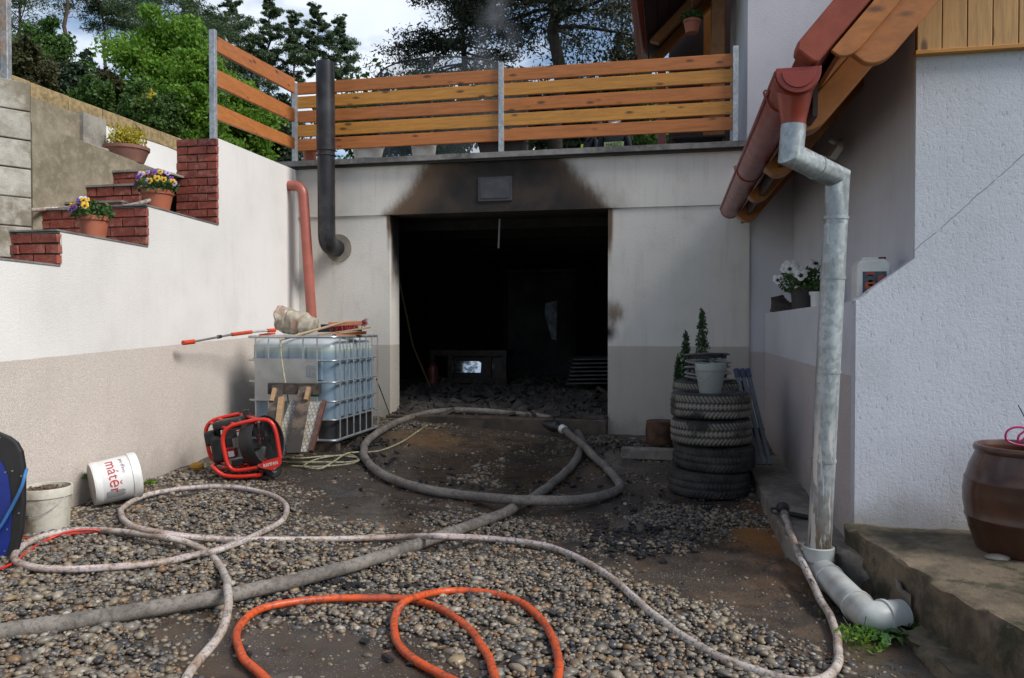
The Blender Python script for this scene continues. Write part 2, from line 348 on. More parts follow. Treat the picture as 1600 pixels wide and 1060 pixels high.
M_WHITEP = simple('white_plastic', (.70, .70, .68), .4, var=.08, dirt=(.38, .32, .25), dk=.3, bst=.03); M_DIRTP = simple('dirty_white_plastic', (.56, .54, .46), .55, var=.15, dirt=(.26, .20, .13), dk=.85, vs=14, bst=.05)
M_TERRA = simple('terracotta_plastic', (.40, .125, .068), .5, var=.15, bst=.05); M_TERRD = simple('dull_terracotta', (.25, .115, .085), .8, var=.2)
M_SOIL = simple('potting_soil', (.035, .022, .015), .95, var=.5, bs=40, bst=1)
M_GREYPL = simple('grey_bucket_plastic', (.27, .30, .285), .45, var=.1, dirt=(.2, .19, .16), dk=.3, bst=.03)
M_GLAZE = simple('brown_salt_glaze', (.085, .036, .022), .24, var=.45, vs=4, bs=14, bst=.12, rv=.06)
M_RUB = None
def rubber():
    n = NT('tyre_rubber'); cc = n.mix(n.ramp(n.noise(7, 5, .6), .4, .65), (.018, .018, .019), (.05, .047, .043)); a = n.n('ShaderNodeAttribute', attribute_name='Col')
    s = n.n('ShaderNodeSeparateColor'); n.L(a.outputs['Color'], s.inputs[0])
    hi = n.ramp(n.z, .38, .50); mud = n.ma('MULTIPLY', n.ma('MULTIPLY', s.outputs[0], hi), n.ramp(n.noise(3.3, 4), .36, .5)); cc = n.mix(n.ma('MULTIPLY', mud, .9), cc, (.25, .225, .19))
    return n.done(cc, .75, 0, n.bump(n.noise(60, 3), .2, .003))
M_RUB = rubber()
def hosemat(name, c, dk, stripes=0, rough=.55, ribs=0):
    n = NT(name); a = n.noise(5, 7, .7); b = n.noise(45, 4, .7); cc = n.mix(n.ramp(a, .4, .66), c, dk); cc = n.mix(n.ma('MULTIPLY', n.ramp(b, .49, .62), .65), cc, (.05, .042, .036))
    if stripes:
        at = n.n('ShaderNodeAttribute', attribute_name='Col'); s = n.n('ShaderNodeSeparateColor'); n.L(at.outputs['Color'], s.inputs[0])
        k = n.ramp(n.ma('ABSOLUTE', n.ma('SUBTRACT', s.outputs[0], .3)), .05, .03); k2 = n.ramp(n.ma('ABSOLUTE', n.ma('SUBTRACT', s.outputs[0], .42)), .05, .03)
        cc = n.mix(n.ma('MULTIPLY', n.ma('MULTIPLY', k, .6), n.ramp(a, .6, .45)), cc, (.42, .09, .07)); cc = n.mix(n.ma('MULTIPLY', n.ma('MULTIPLY', k2, .5), n.ramp(a, .6, .45)), cc, (.12, .16, .36))
    hb = b
    if ribs:
        w1 = n.vor(190, n.vec(1, 1, 1)); hb = n.ma('ADD', b, n.ma('MULTIPLY', w1, 1.2)); cc = n.mix(n.ma('MULTIPLY', n.ramp(w1, .5, .2), .25), cc, tuple(x * 1.5 for x in c))
    return n.done(cc, rough, 0, n.bump(hb, .3, .003))
M_HOSEG = hosemat('grey_canvas_hose', (.20, .178, .155), (.09, .078, .068), rough=.85, ribs=1)
M_HOSEW = hosemat('dirty_white_braided_hose', (.48, .43, .39), (.28, .20, .15), 1); M_HOSEO = hosemat('orange_rubber_hose', (.60, .085, .016), (.36, .06, .022), rough=.45)
M_HOSEC = hosemat('pale_green_hose', (.40, .38, .24), (.28, .25, .16), rough=.35); M_CABR = simple('red_cable', (.5, .03, .02), .4, bst=0); M_ROPE = simple('light_blue_rope', (.04, .17, .42), .6, bs=200)
def leafmat(name, c, d, tr=.3, rough=.6):
    n = NT(name); a = n.n('ShaderNodeAttribute', attribute_name='Col'); s = n.n('ShaderNodeSeparateColor'); n.L(a.outputs['Color'], s.inputs[0])
    cc = n.mix(s.outputs[0], c, d); n.put(n.b.inputs['Base Color'], cc); n.b.inputs['Roughness'].default_value = rough
    t = n.n('ShaderNodeBsdfTranslucent'); n.L(cc, t.inputs[0]); m = n.n('ShaderNodeMixShader'); m.inputs[0].default_value = tr
    o = [q for q in n.t.nodes if q.type == 'OUTPUT_MATERIAL'][0]; n.L(n.b.outputs[0], m.inputs[1]); n.L(t.outputs[0], m.inputs[2]); n.L(m.outputs[0], o.inputs[0]); return n.m
M_PINE = leafmat('pine_needles', (.042, .078, .036), (.095, .15, .060), .3); M_SPR = leafmat('dark_spruce_needles', (.012, .03, .014), (.035, .06, .02), .1)
M_LEAF = leafmat('spring_green_leaves', (.08, .20, .018), (.22, .38, .04), .5); M_LEAF2 = leafmat('mid_green_leaves', (.035, .09, .016), (.09, .17, .03), .35)
M_RUST = leafmat('rusty_hedge_leaves', (.045, .04, .012), (.08, .09, .03), .3); M_YEL = leafmat('yellow_green_leaves', (.32, .28, .03), (.55, .45, .04), .3)
M_LARCH = leafmat('larch_sprays', (.026, .036, .022), (.06, .065, .035), .15); M_POTG = leafmat('pansy_leaves', (.03, .08, .015), (.07, .15, .03), .3)
M_CYP = leafmat('dwarf_cypress_green', (.02, .055, .018), (.05, .11, .04), .2)
M_BARK = simple('pine_bark', (.11, .075, .055), .9, var=.5, vs=6, bs=18, bst=.8); M_BARKD = simple('dark_bark', (.045, .036, .03), .9, var=.5, vs=6, bs=18, bst=.8)
# ground
n = NT('wet_muddy_ground'); p = n.pos; a = n.noise(1.1, 7, .6); b = n.noise(5.5, 6, .62); c = n.noise(38, 5, .7)
cc = n.mix(n.ramp(a, .38, .6), (.088, .059, .037), (.052, .039, .029)); cc = n.mix(n.ma('MULTIPLY', n.ramp(b, .46, .64), .7), cc, (.035, .03, .027))
sp = n.vor(85, out='Distance'); spc = n.vor(85, out='Color'); ss = n.n('ShaderNodeSeparateColor'); n.L(spc, ss.inputs[0])
grit = n.ma('MULTIPLY', n.ma('MULTIPLY', n.ramp(sp, .40, .22), n.ramp(ss.outputs[0], .55, .60)), n.ramp(n.noise(2.2, 4), .42, .58))
cc = n.mix(grit, cc, n.mix(ss.outputs[1], (.34, .31, .27), (.12, .12, .12)))
def dist(n, P, sx=1, sy=1):
    k = n.ma('POWER', n.ma('DIVIDE', n.ma('SUBTRACT', n.x, P.x), sx), 2); q = n.ma('POWER', n.ma('DIVIDE', n.ma('SUBTRACT', n.y, P.y), sy), 2)
    return n.ma('ADD', n.ma('SQRT', n.ma('ADD', k, q)), n.ma('MULTIPLY', n.ma('SUBTRACT', n.noise(3.5, 5), .5), .9))
for (px, py, sx, sy, colr, am) in ((1200, 830, .33, .75, (.30, .125, .028), .85), (1262, 905, .3, .35, (.20, .09, .03), .6), (660, 685, .6, .5, (.17, .095, .04), .5), (985, 850, .5, .42, (.012, .012, .014), .85), (1010, 800, .7, .6, (.02, .018, .018), .6), (880, 660, 2.6, .7, (.014, .013, .013), .85), (550, 690, .5, .5, (.02, .018, .018), .5)):
    d = dist(n, onG(px, py), sx, sy); cc = n.mix(n.ramp(d, 1.15, .35, 0, am), cc, colr)
pud = n.ramp(n.ma('ADD', n.noise(1.3, 4, .5), n.ma('MULTIPLY', n.noise(8, 3), .15)), .60, .66)
for (px, py, sx, sy) in ((520, 1015, .75, .32), (620, 795, .42, .35), (770, 735, 1.0, .8), (980, 720, .5, .6), (610, 940, .5, .2)):
    pud = n.ma('MAXIMUM', pud, n.ramp(dist(n, onG(px, py), sx, sy), 1.0, .55))
cc = n.mix(n.ma('MULTIPLY', pud, .45), cc, (.05, .042, .035))
far = n.ramp(n.ma('ABSOLUTE', n.ma('SUBTRACT', n.y, 5)), 8, 20); cc = n.mix(far, cc, (.06, .08, .03))
hh = n.ma('MULTIPLY', n.ma('ADD', n.ma('ADD', n.ma('MULTIPLY', b, .6), n.ma('MULTIPLY', c, .5)), grit), n.ma('SUBTRACT', 1.0, n.ma('MULTIPLY', pud, .85)))
M_GRND = n.done(cc, n.ma('SUBTRACT', n.ramp(b, .35, .65, .55, .34), n.ma('MULTIPLY', pud, .26)), 0, n.bump(hh, .9, .02))
n = NT('pebbles'); a = n.n('ShaderNodeAttribute', attribute_name='Col'); q = n.noise(45, 4, .6)
M_PEB = n.done(n.mix(n.ma('MULTIPLY', n.ramp(q, .45, .7), .3), a.outputs['Color'], (.10, .08, .06)), n.ramp(q, .3, .7, .34, .6), 0, n.bump(q, .15, .003))
M_GRASS = simple('meadow_ground', (.05, .09, .02), .9, var=.4, vs=3, bs=20, bst=.8)
# ------------------------------------------------------------------ ground
def sheet(name, x0, x1, y0, y1, nx, ny, fz, mat, smooth=True):
    X, Y = np.meshgrid(np.linspace(x0, x1, nx), np.linspace(y0, y1, ny)); Z = np.vectorize(fz)(X, Y)
    V = np.stack([X.ravel(), Y.ravel(), Z.ravel()], 1); i = np.arange(nx - 1)[None, :] + nx * np.arange(ny - 1)[:, None]; i = i.ravel()
    o = npmesh(name, V, np.stack([i, i + 1, i + nx + 1, i + nx], 1), mat, smooth=smooth); o['kind'] = 'structure'; return o
def relief(x, y): return .022 * (mnoise.fractal(Vector((x * 1.6, y * 1.6, 0)), 1, 2, 4)) + .006 * mnoise.noise(Vector((x * 11, y * 11, 3)))
def gz(x, y): return g(x, y) + relief(x, y)
sheet('ground', -5.6, 3.0, -1.0, 9.4, 230, 250, gz, M_GRND)
o = MB(); o.add([(-400, -400, -.15), (400, -400, -.15), (400, 400, -.15), (-400, 400, -.15)], [(0, 1, 2, 3)]); tag(o.build('surrounding_land', M_GRASS), kind='structure')
# ------------------------------------------------------------------ garage
gar = thing('garage', 'burnt out garage with soot blackened doorway under the terrace', 'garage', (XL, YG, 0))
XE = onY(1171, 400, YG).x; XW = LA.x - .3; ZC = onY(1000, 243, YG).z
LINT = onY(780, 331, YG).z
MB().bb((XW, YG, -.1), (XL, YG + .32, LINT)).build('pillar', M_GAR, gar); MB().bb((XR, YG, -.1), (XE, YG + .32, LINT)).build('pillar', M_GAR, gar)
MB().bb((XW, YG - .018, LINT), (XE, YG + .32, ZC)).build('lintel', M_GAR, gar)
b = MB(); m_ = 60
ptsx = [XW + (XE + .0 - XW) * i / m_ for i in range(m_ + 1)]
for i in range(m_):
    pass
b.bb((XW - .1, YG - .07, ZC), (XE, YG + .5, ZC + .025)); b.build('roof_membrane_edge', M_BLKP, gar)
v = []; 
for i, x in enumerate(ptsx):
    j = .006 * mnoise.noise(Vector((x * 9, 0, 0))); k = .008 * mnoise.noise(Vector((x * 5, 4, 0)))
    v += [(x, YG - .115 + j, ZC + .025), (x, YG - .115 + j, ZC + .085 + k), (x, YG + .5, ZC + .09), (x, YG + .5, ZC + .025)]
b = MB(); b.add(v, [(4 * i + q, 4 * i + (q + 1) % 4, 4 * i + 4 + (q + 1) % 4, 4 * i + 4 + q) for i in range(m_) for q in range(4)] + [(0, 1, 2, 3), (4 * m_ + 3, 4 * m_ + 2, 4 * m_ + 1, 4 * m_)])
b.build('coping', M_COPING, gar)
p0, p1 = onY(748, 316, YG), onY(801, 276, YG)
vc = MB().bb((p0.x, YG - .034, p0.z), (p1.x, YG - .0175, p1.z)).build('vent_cover', simple('sooty_grey_metal', (.045, .045, .05), .5, var=.3), gar, bev=.004)
MB().bb((p0.x + .03, YG - .041, p0.z + .03), (p1.x - .03, YG - .0335, p1.z - .03)).build('inner_panel', simple('sooty_grey_metal_panel', (.055, .055, .06), .45, var=.3), vc, bev=.003)
b = MB(); x0, x1, y1 = -5.0, 1.0, 15.5
b.bb((x0 - .2, YG + .33, -.1), (x0, y1, LINT + .1)); b.bb((x1, YG + .33, -.1), (x1 + .2, y1, LINT + .1)); b.bb((x0 - .2, y1, -.1), (x1 + .2, y1 + .2, LINT + .1)); b.build('inner_wall', M_SOOT, gar)
MB().bb((x0 - .2, YG + .33, LINT + .02), (x1 + .2, y1 + .2, LINT + .22)).build('ceiling', M_SOOT, gar)
for i in range(6): MB().bb((x0, 9.4 + i * .9, LINT - .1), (x1, 9.5 + i * .9, LINT + .015)).build('ceiling_beam', M_SOOT, gar)
FZ = .26
tag(MB().bb((x0, YG + .0, FZ - .3), (x1, y1, FZ)).build('garage_floor', M_SOOT), kind='structure')
MB().bb((XL + .003, YG - .16, .02), (XR - .003, YG + .3, .325)).build('threshold', simple('wet_brown_threshold', (.085, .06, .04), .5, var=.5, dirt=(.02, .018, .016), dk=.8), gar, bev=.01)
# terrace
tag(MB().bb((-7.6, YG + .5, 3.0), (3.2, 26, ZC + .03)).build('terrace', concrete('terrace_paving', (.2, .19, .17), (.12, .11, .1))), kind='structure')
# red drain pipe and stove pipe
def elbowpath(pts, rad=.12, n=6):
    P = [Vector(p) for p in pts]; out = [P[0]]
    for i in range(1, len(P) - 1):
        a, b, c = P[i - 1:i + 2]; r = min(rad, (a - b).length * .45, (c - b).length * .45); s = b + (a - b).normalized() * r; e = b + (c - b).normalized() * r
        for k in range(n + 1):
            t = k / n; out.append(s * (1 - t) ** 2 + b * 2 * t * (1 - t) + e * t * t)
    return out + [P[-1]]
A = onL(451, 291); p1 = onY(468, 292, A.y - .02); p2 = onY(487, 497, YG - .35)
dp = MB().tube(elbowpath([A + Vector((-.1, 0, 0)), Vector((p1.x + .04, A.y - .02, A.z)), p2, p2 + Vector((.01, 0, -.15))], .13, 8), .058, 20).build('drain_pipe', M_REDPVC, gar, True, label='red plastic drain pipe running down onto the caged water tank')
ps = onY(508, 98, YG - .3); pe = onY(510, 385, YG - .3); we = onY(527, 388, YG)
st = MB().tube([ps, (pe.x, pe.y, onY(510, 236, YG - .3).z)], .106, 28).build('stove_pipe', M_PIPE, gar, True, label='black stove pipe rising in front of the terrace fence')
zj = onY(510, 236, YG - .3).z
MB().tube(elbowpath([(pe.x, pe.y, zj + .02), (pe.x + .005, pe.y, pe.z - .0), (we.x, YG + .05, we.z)], .17, 8), .1, 28).build('lower_section', M_PIPE, st, True)
for q in (zj, zj - .06): MB().tube([(pe.x, pe.y, q), (pe.x, pe.y, q + .014)], .112, 28).build('joint_ring', M_PIPE, st, True)
MB().tube([(we.x + .02, YG - .016, we.z), (we.x + .02, YG + .005, we.z)], .165, 32).build('wall_rosette', simple('grey_mortar_collar', (.3, .27, .22), .9), st, True)
# ------------------------------------------------------------------ left stepped wall with brick stairs
lw = thing('stepped_wall', 'white rendered stepped wall with tan base and brick stairs on the left', 'wall', (lx(6), 6, 0))
def slab_poly(name, y0, y1, z0a, z1a, mat=M_LEFT, th=.38, zb=-.1):
    P = [(lx(y0), y0, zb), (lx(y1), y1, zb), (lx(y1), y1, z1a), (lx(y0), y0, z0a)]
    return P
steps = [onL(0, 410), onL(90, 416), onL(90, 366), onL(228, 382), onL(228, 326), onL(338, 348), onL(338, 215), onL(465, 267)]
Y1, Y2, Y3 = steps[2].y, steps[4].y, steps[6].y
Z0, Z1, Z2, Z3, Z4 = steps[1].z - .0, (steps[2].z + steps[3].z) / 2, (steps[4].z + steps[5].z) / 2, steps[6].z, steps[7].z
poly = [(-1.5, -.1), (YG + .02, -.1), (YG + .02, Z4), (Y3 + .027, Z3), (Y3 + .027, Z2), (Y2 + .027, Z2), (Y2 + .027, Z1), (Y1 + .027, Z1), (Y1 + .027, Z0), (-1.5, Z0)]
MB().prism([(lx(y), y, z) for y, z in poly], (-.37, 0, 0)).build('wall', M_LEFT, lw)
# thin dark edge flashing along steps
b = MB()
for (ya, yb, z) in ((-1.5, Y1 + .02, Z0), (Y1 - .012, Y2 + .02, Z1), (Y2 - .012, Y3 + .02, Z2)): b.add([(lx(ya) + .006, ya, z), (lx(yb) + .006, yb, z), (lx(yb) + .006, yb, z + .011), (lx(ya) + .006, ya, z + .011), (lx(ya) - .37, ya, z), (lx(yb) - .37, yb, z), (lx(yb) - .37, yb, z + .011), (lx(ya) - .37, ya, z + .011)], [(0, 1, 2, 3), (7, 6, 5, 4), (0, 4, 5, 1), (3, 2, 6, 7), (0, 3, 7, 4), (1, 5, 6, 2)])
b.build('cap_strip', M_COPING, lw)
BR = {}
random.seed(4)
def brick(cx, y, cz, wd, ht, parent, dp=.034):
    k = round(wd, 3); key = (k, round(ht, 3), dp, random.randrange(3))
    if key not in BR:
        m = MB(); m.box((0, 0, 0), (key[0], dp, ht)); m.v = [p + Vector((random.uniform(-.003, .003), random.uniform(-.006, .004), random.uniform(-.003, .003))) for p in m.v]
        tmp = m.build('brick', M_BRICK, None, bev=0); me = tmp.data; WM.pop(tmp.name); bpy.data.objects.remove(tmp); BR[key] = me
    me = BR[key]; o = bpy.data.objects.new('brick', me); col.objects.link(o); o.parent = parent
    q = WM[parent.name].inverted() @ Vector((cx + random.uniform(-.0012, .0012), y + dp / 2 + random.uniform(-.005, .003), cz)); o.location = q; o.rotation_euler = (0, random.uniform(-.012, .012), random.uniform(-.02, .02))
def brickface(xa, xb, y, z0, z1, rows, parent, L_=.205):
    ch = (z1 - z0) / rows; MB().bb((xa + .004, y + .012, z0), (xb - .004, y + .04, z1)).build('mortar', M_MORTAR, parent)
    for r in range(rows):
        x = xb + .0055; first = L_ * (.5 if r % 2 else 1)
        while x > xa + .03:
            wd = min(first, x - xa); first = L_
            if x - wd - xa < .05: wd = x - xa
            brick(x - wd / 2, y, z0 + (r + .5) * ch, round(max(.03, wd - .011), 3), ch - .012, parent); x -= wd
brickface(onY(275, 280, Y3).x, lx(Y3), Y3, Z2 + .005, Z3, 11, lw)
WX = -5.0
brickface(WX, lx(Y2), Y2, Z1 + .012, Z2 - .012, 4, lw, .22)
brickface(WX - .1, lx(Y1), Y1, Z0 + .012, Z1 - .012, 3, lw, .2)
MB().bb((WX - .1, Y1 - .012, Z1 - .012), (lx(Y1) - .37, Y2 + .1, Z1 + .003)).build('landing', M_CONC, lw)
sx1 = lx(5.9) - .37
rs = [(onX(103, 325, WX).y, Z2, onX(103, 317, WX).z), (onX(136, 318, WX).y, 0, onX(136, 291, WX).z), (onX(177, 289, WX).y, 0, onX(177, 268, WX).z)]
zprev = Z2
MB().bb((WX, Y2 - .012, Z2 - .012), (sx1, rs[0][0], Z2 + .004)).build('stair_tread', M_CONC, lw)
for i, (y, _, z) in enumerate(rs):
    rows = max(1, round((z - zprev) / .075)); brickface(WX, lx(y) - .38, y, zprev + .004, z - .014, rows, lw, .17)
    yn = rs[i + 1][0] if i < 2 else 8.6
    MB().bb((WX, y - .015, z - .014), (lx(y) - .38, yn, z + .004)).build('stair_tread', M_CONC, lw); zprev = z
# grey retaining wall behind the stairs
rw = thing('retaining_wall', 'unpainted grey retaining wall beside the brick stairs, block corner on the left', 'wall', (WX, 6, 0))
pa, pb, pc = onX(50, 191, WX), onX(240, 263, WX), onX(248, 272, WX)
MB().prism([(WX, pa.y, 1.0), (WX, 8.6, 1.0), (WX, 8.6, pb.z - .25), (WX, pc.y + .3, pb.z - .12), (WX, pb.y, pb.z), (WX, pa.y, pa.z)], (-.3, 0, 0)).build('rendered_wall', M_PLAST, rw)
xq = -5.36; qa, qb = onX(50, 152, xq), onX(140, 184, xq)
MB().bb((xq - .3, qa.y - .3, 2.0), (xq, onX(165, 200, xq).y, qa.z)).build('upper_wall', M_PLAST, rw)
qc, qd = onX(130, 175, xq + .04), onX(166, 180, xq + .04)
MB().bb((xq - .3, qc.y, 2.0), (xq + .04, qd.y, qc.z)).build('end_pier', M_CONC, rw)
MB().bb((xq - .25, 5.3, 2.0), (xq + .18, onX(185, 232, xq + .18).y, onX(185, 238, xq + .18).z)).build('ledge', M_CONC, rw)
# block corner wall
bA, bB = atD(50, 300, 5.26), atD(-60, 300, 4.98); dr = (bB - bA).normalized(); dr.z = 0
ang = math.atan2(dr.y, dr.x)
zs = [atD(50, y, 5.26).z for y in (405, 355, 310, 265, 221, 176, 130)]
nv = Vector((-dr.y, dr.x, 0)); nv = nv if nv.y > 0 else -nv
for i in range(6):
    off = .18 if i % 2 else 0
    for k in range(3):
        s0 = (k * .42 - off if k else 0); s1 = (k + 1) * .42 - off
        a = Vector((bA.x, bA.y, 0)) + dr * (s0 + .003); c = Vector((bA.x, bA.y, 0)) + dr * (s1 - .003)
        z0, z1 = zs[i] + .004, zs[i + 1] - .004; j = nv * random.uniform(0, .008)
        MB().prism([a + j + Vector((0, 0, z0)), c + j + Vector((0, 0, z0)), c + j + Vector((0, 0, z1)), a + j + Vector((0, 0, z1))], nv * .2).build('block', M_BLOCK, rw, bev=.006)
a = Vector((bA.x, bA.y, 0)); c = a + dr * 1.3
MB().prism([a + nv * .012 + Vector((0, 0, .9)), c + nv * .012 + Vector((0, 0, .9)), c + nv * .012 + Vector((0, 0, zs[-1] - .01)), a + nv * .012 + Vector((0, 0, zs[-1] - .01))], nv * .18).build('mortar', M_MORTAR, rw)
# upper white wall with tan stone edging, hill
uw = thing('garden_wall', 'low white garden wall edged with tan split stones below the trees', 'wall', (-7.5, 10, 3))
MB().bb((-7.9, 6.6, 2.5), (-7.5, 14, 4.06)).build('wall', M_LEFT, uw)
y = 6.8
while y < 14:
    o = MB().box((-7.66, y + .3, 4.16), (.34, .592, .2)); o.v = [p + Vector((random.uniform(-.012, .012), 0, random.uniform(-.006, .006))) for p in o.v]; o.build('edging_stone', M_STONE, uw, bev=.012); y += .6
tag(MB().bb((-7.5, 6.9, 1.5), (-5.66, 14, 2.9)).build('side_terrace', M_CONC), kind='structure')
def hill(x, y):
    s = max(0, -7.8 - x); return 4.05 + .10 * s + .3 * mnoise.noise(Vector((x * .1, y * .1, 0)))
sheet('hillside', -120, -7.8, -5, 120, 60, 60, hill, M_GRASS)
sheet('back_garden', -7.79, 60, 26, 120, 40, 40, lambda x, y: 2.95 + .02 * (y - 26) + .2 * mnoise.noise(Vector((x * .1, y * .1, 0))), M_GRASS)
# ------------------------------------------------------------------ house on the right
XW2 = .97; YN = XW2 / math.tan(math.atan((1337 - CX) / F) - YAW); XS = onY(1430, 300, YN).x; YB = YG + .03
ho = thing('house', 'white rendered house with low overhanging eave on the right', 'house', (XS, YN, 0))
ZL = onY(1337, 470, YN).z
MB().bb((XE - .0, YB, -.1), (6, YB + .3, 3.3)).build('back_wall', stucco_m := M_LOWW, ho)
xu = onY(1168, 150, YB).x
MB().bb((xu, YB + .006, 3.3), (6, YB + 2.6, 8)).build('upper_wall', M_HOUSE, ho)
MB().bb((XS - .004, YN + .012, ZL - .05), (XS + .28, YB - .003, 3.6)).build('side_wall', M_HOUSE, ho)
MB().bb((XW2, YN + .1, -.1), (XS + .298, YB - .003, ZL)).build('low_wall', M_LOWW, ho)
s1 = onY(1340, 470, YN); s2 = onY(1425, 404, YN); ZB = onY(1433, 84, YN).z
MB().prism([(XW2, YN, -.1), (XW2, YN, s1.z), (XS, YN, s2.z), (XS, YN, ZB + .9), (6, YN, ZB + .9), (6, YN, -.1)], (0, .10, 0)).build('gable_wall', M_COARSE, ho)
# eave: verge tile, bargeboards, rafters, soffit
YV = 3.95
def vy(px, py, Y=YV): return onY(px, py, Y)
sA, sB = vy(1298, 78), vy(1364, 0); sd_ = (sB - sA).normalized()      # along the slope
up_ = Vector((-sd_.z, 0, sd_.x))                                    # square to the slope, up
tE = vy(1255, 74)
def sl_pt(o, a, u): return o + sd_ * a + up_ * u
oT = vy(1278, 97)
MB().prism([sl_pt(oT, 0, 0), sl_pt(oT, 5, 0), sl_pt(oT, 5, .135), sl_pt(oT, 0.02, .135), sl_pt(oT, -.012, .115), sl_pt(oT, -.012, .02)], (0, .13, 0)).build('verge_tile', M_TILE, ho, bev=.01)
oB = vy(1298, 78)
def wave(o, u0, u1, L_, r):
    P = [sl_pt(o, 0, u1)]; P.append(sl_pt(o, L_, u1)); P.append(sl_pt(o, L_, u0))
    for k in range(9):
        a = math.pi / 2 * k / 8; P.append(sl_pt(o, r - r * math.sin(a), u0 + r * (1 - math.cos(a)) * .75))
    return P
MB().prism(wave(oB, -.10, -.004, 5, .09), (0, .028, 0)).build('bargeboard', M_WG, ho, bev=.004)
MB().prism(wave(sl_pt(oB, .055, 0) + Vector((0, .03, 0)), -.235, -.06, 5, .12), (0, .05, 0)).build('bargeboard', M_WG, ho, bev=.006)
# roof slab + soffit + tiles
MB().prism([sl_pt(oT, .05, .0) + Vector((0, .135, 0)), sl_pt(oT, 5, .0) + Vector((0, .135, 0)), sl_pt(oT, 5, .12) + Vector((0, .135, 0)), sl_pt(oT, .05, .12) + Vector((0, .135, 0))], (0, YB + .1 - YV - .15, 0)).build('roof', M_TILE, ho)
for i in range(9):
    a = .02 + i * .135
    MB().prism([sl_pt(oB, a, -.052) + Vector((0, .09, 0)), sl_pt(oB, a + .13, -.052) + Vector((0, .09, 0)), sl_pt(oB, a + .13, -.03) + Vector((0, .09, 0)), sl_pt(oB, a, -.03) + Vector((0, .09, 0))], (0, YB - YV - .12, 0)).build('soffit_board', M_W1y, ho)
for i, (px, py) in enumerate(((1284, 196), (1236, 267), (1199, 308), (1181, 341))):
    Y = (4.5, 5.65, 6.85, 7.95)[i]; p = onY(px, py, Y)
    # lower end of the rafter: rounded nose touching p
    o = Vector((p.x - .06, Y, p.z + .03)); base = (oB - Vector((0, oB.y - Y, 0)))
    u_hi = -.055; tlow = (p - base).dot(up_); a0 = (p - base).dot(sd_) - .09
    o = base + sd_ * a0
    MB().prism(wave(o, tlow, u_hi, 3.2, min(.12, abs(tlow - u_hi) * .9)), (0, .14, 0)).build('rafter', M_WR, ho, bev=.008)
MB().bb((oB.x - .02, oB.y + .35, oB.z - .22), (oB.x + .004, YB - .1, oB.z - .03)).build('fascia', M_BROWN, ho)
# cladding planks over the gable
bx = onY(1433, 40, YN - .03); pw = (onY(1472, 40, YN - .03).x - bx.x)
x = bx.x
for i in range(17):
    MB().bb((x + .002, YN - .03, ZB), (x + pw - .002, YN - .004, ZB + 1.6)).build('cladding_plank', M_WV, ho, bev=.003); x += pw
MB().bb((bx.x - .01, YN - .045, ZB - .018), (6, YN - .002, ZB + .004)).build('cladding_trim', M_W2, ho, bev=.003)
MB().bb((bx.x, YN - .010, ZB), (6, YN + .0, ZB + 1.6)).build('cladding_backing', M_BROWN, ho)
# gutter
g0 = onY(1246, 104, 3.98); g1 = onY(1142, 330, 8.45); gr = .098; gz_ = (g0.z + g1.z) / 2; gx = (g0.x + g1.x) / 2
def half(Y0, Y1, r0, r1, z, x, n=18, a0=0.06):
    v = []; 
    for Y in (Y0, Y1):
        for r in (r0, r1):
            for k in range(n + 1):
                a = math.pi + math.pi * k / n; v.append((x + r * math.cos(a), Y, z + r * math.sin(a)))
    m = n + 1; f = []
    for k in range(n): f += [(k, k + 1, 2 * m + k + 1, 2 * m + k), (m + k, 3 * m + k, 3 * m + k + 1, m + k + 1), (k, m + k, m + k + 1, k + 1), (2 * m + k, 2 * m + k + 1, 3 * m + k + 1, 3 * m + k)]
    f += [(0, 2 * m, 3 * m, m), (n, m + n, 3 * m + n, 2 * m + n)]; return v, f
b = MB(); b.add(*half(g0.y, g1.y, gr, gr - .004, gz_, gx)); b.tube([(gx - gr - .004, g0.y, gz_), (gx - gr - .004, g1.y, gz_)], .011, 10); gu = b.build('gutter', M_RED, ho, True, label='dark red half round gutter')
for Y, d in ((g0.y - .002, -.012), (g1.y + .002, .012)):
    b = MB(); P = [(gx + (gr + .006) * math.cos(math.pi + math.pi * k / 20), Y, gz_ + (gr + .006) * math.sin(math.pi + math.pi * k / 20)) for k in range(21)]
    P2 = [(gx - gr - .012, Y, gz_ + .022), ] ; b.prism(P + [(gx + gr + .006, Y, gz_ + .018), (gx - gr - .006, Y, gz_ + .018)], (0, d, 0))
    b.prism([(gx + (gr - .02) * math.cos(math.pi + math.pi * k / 20), Y + d, gz_ - .004 + (gr - .02) * math.sin(math.pi + math.pi * k / 20)) for k in range(21)], (0, d * .6, 0)); b.build('end_cap', M_RED, gu, bev=.003)
for Y in (4.35, 6.35):
    b = MB(); b.add(*half(Y, Y + .02, gr + .008, gr + .001, gz_, gx)); b.tube([(gx - gr - .012, Y + .01, gz_ - .01), (gx - gr - .02, Y + .01, gz_ + .02), (gx - gr - .008, Y + .01, gz_ + .03)], .006, 6); b.build('bracket', M_RED, gu)
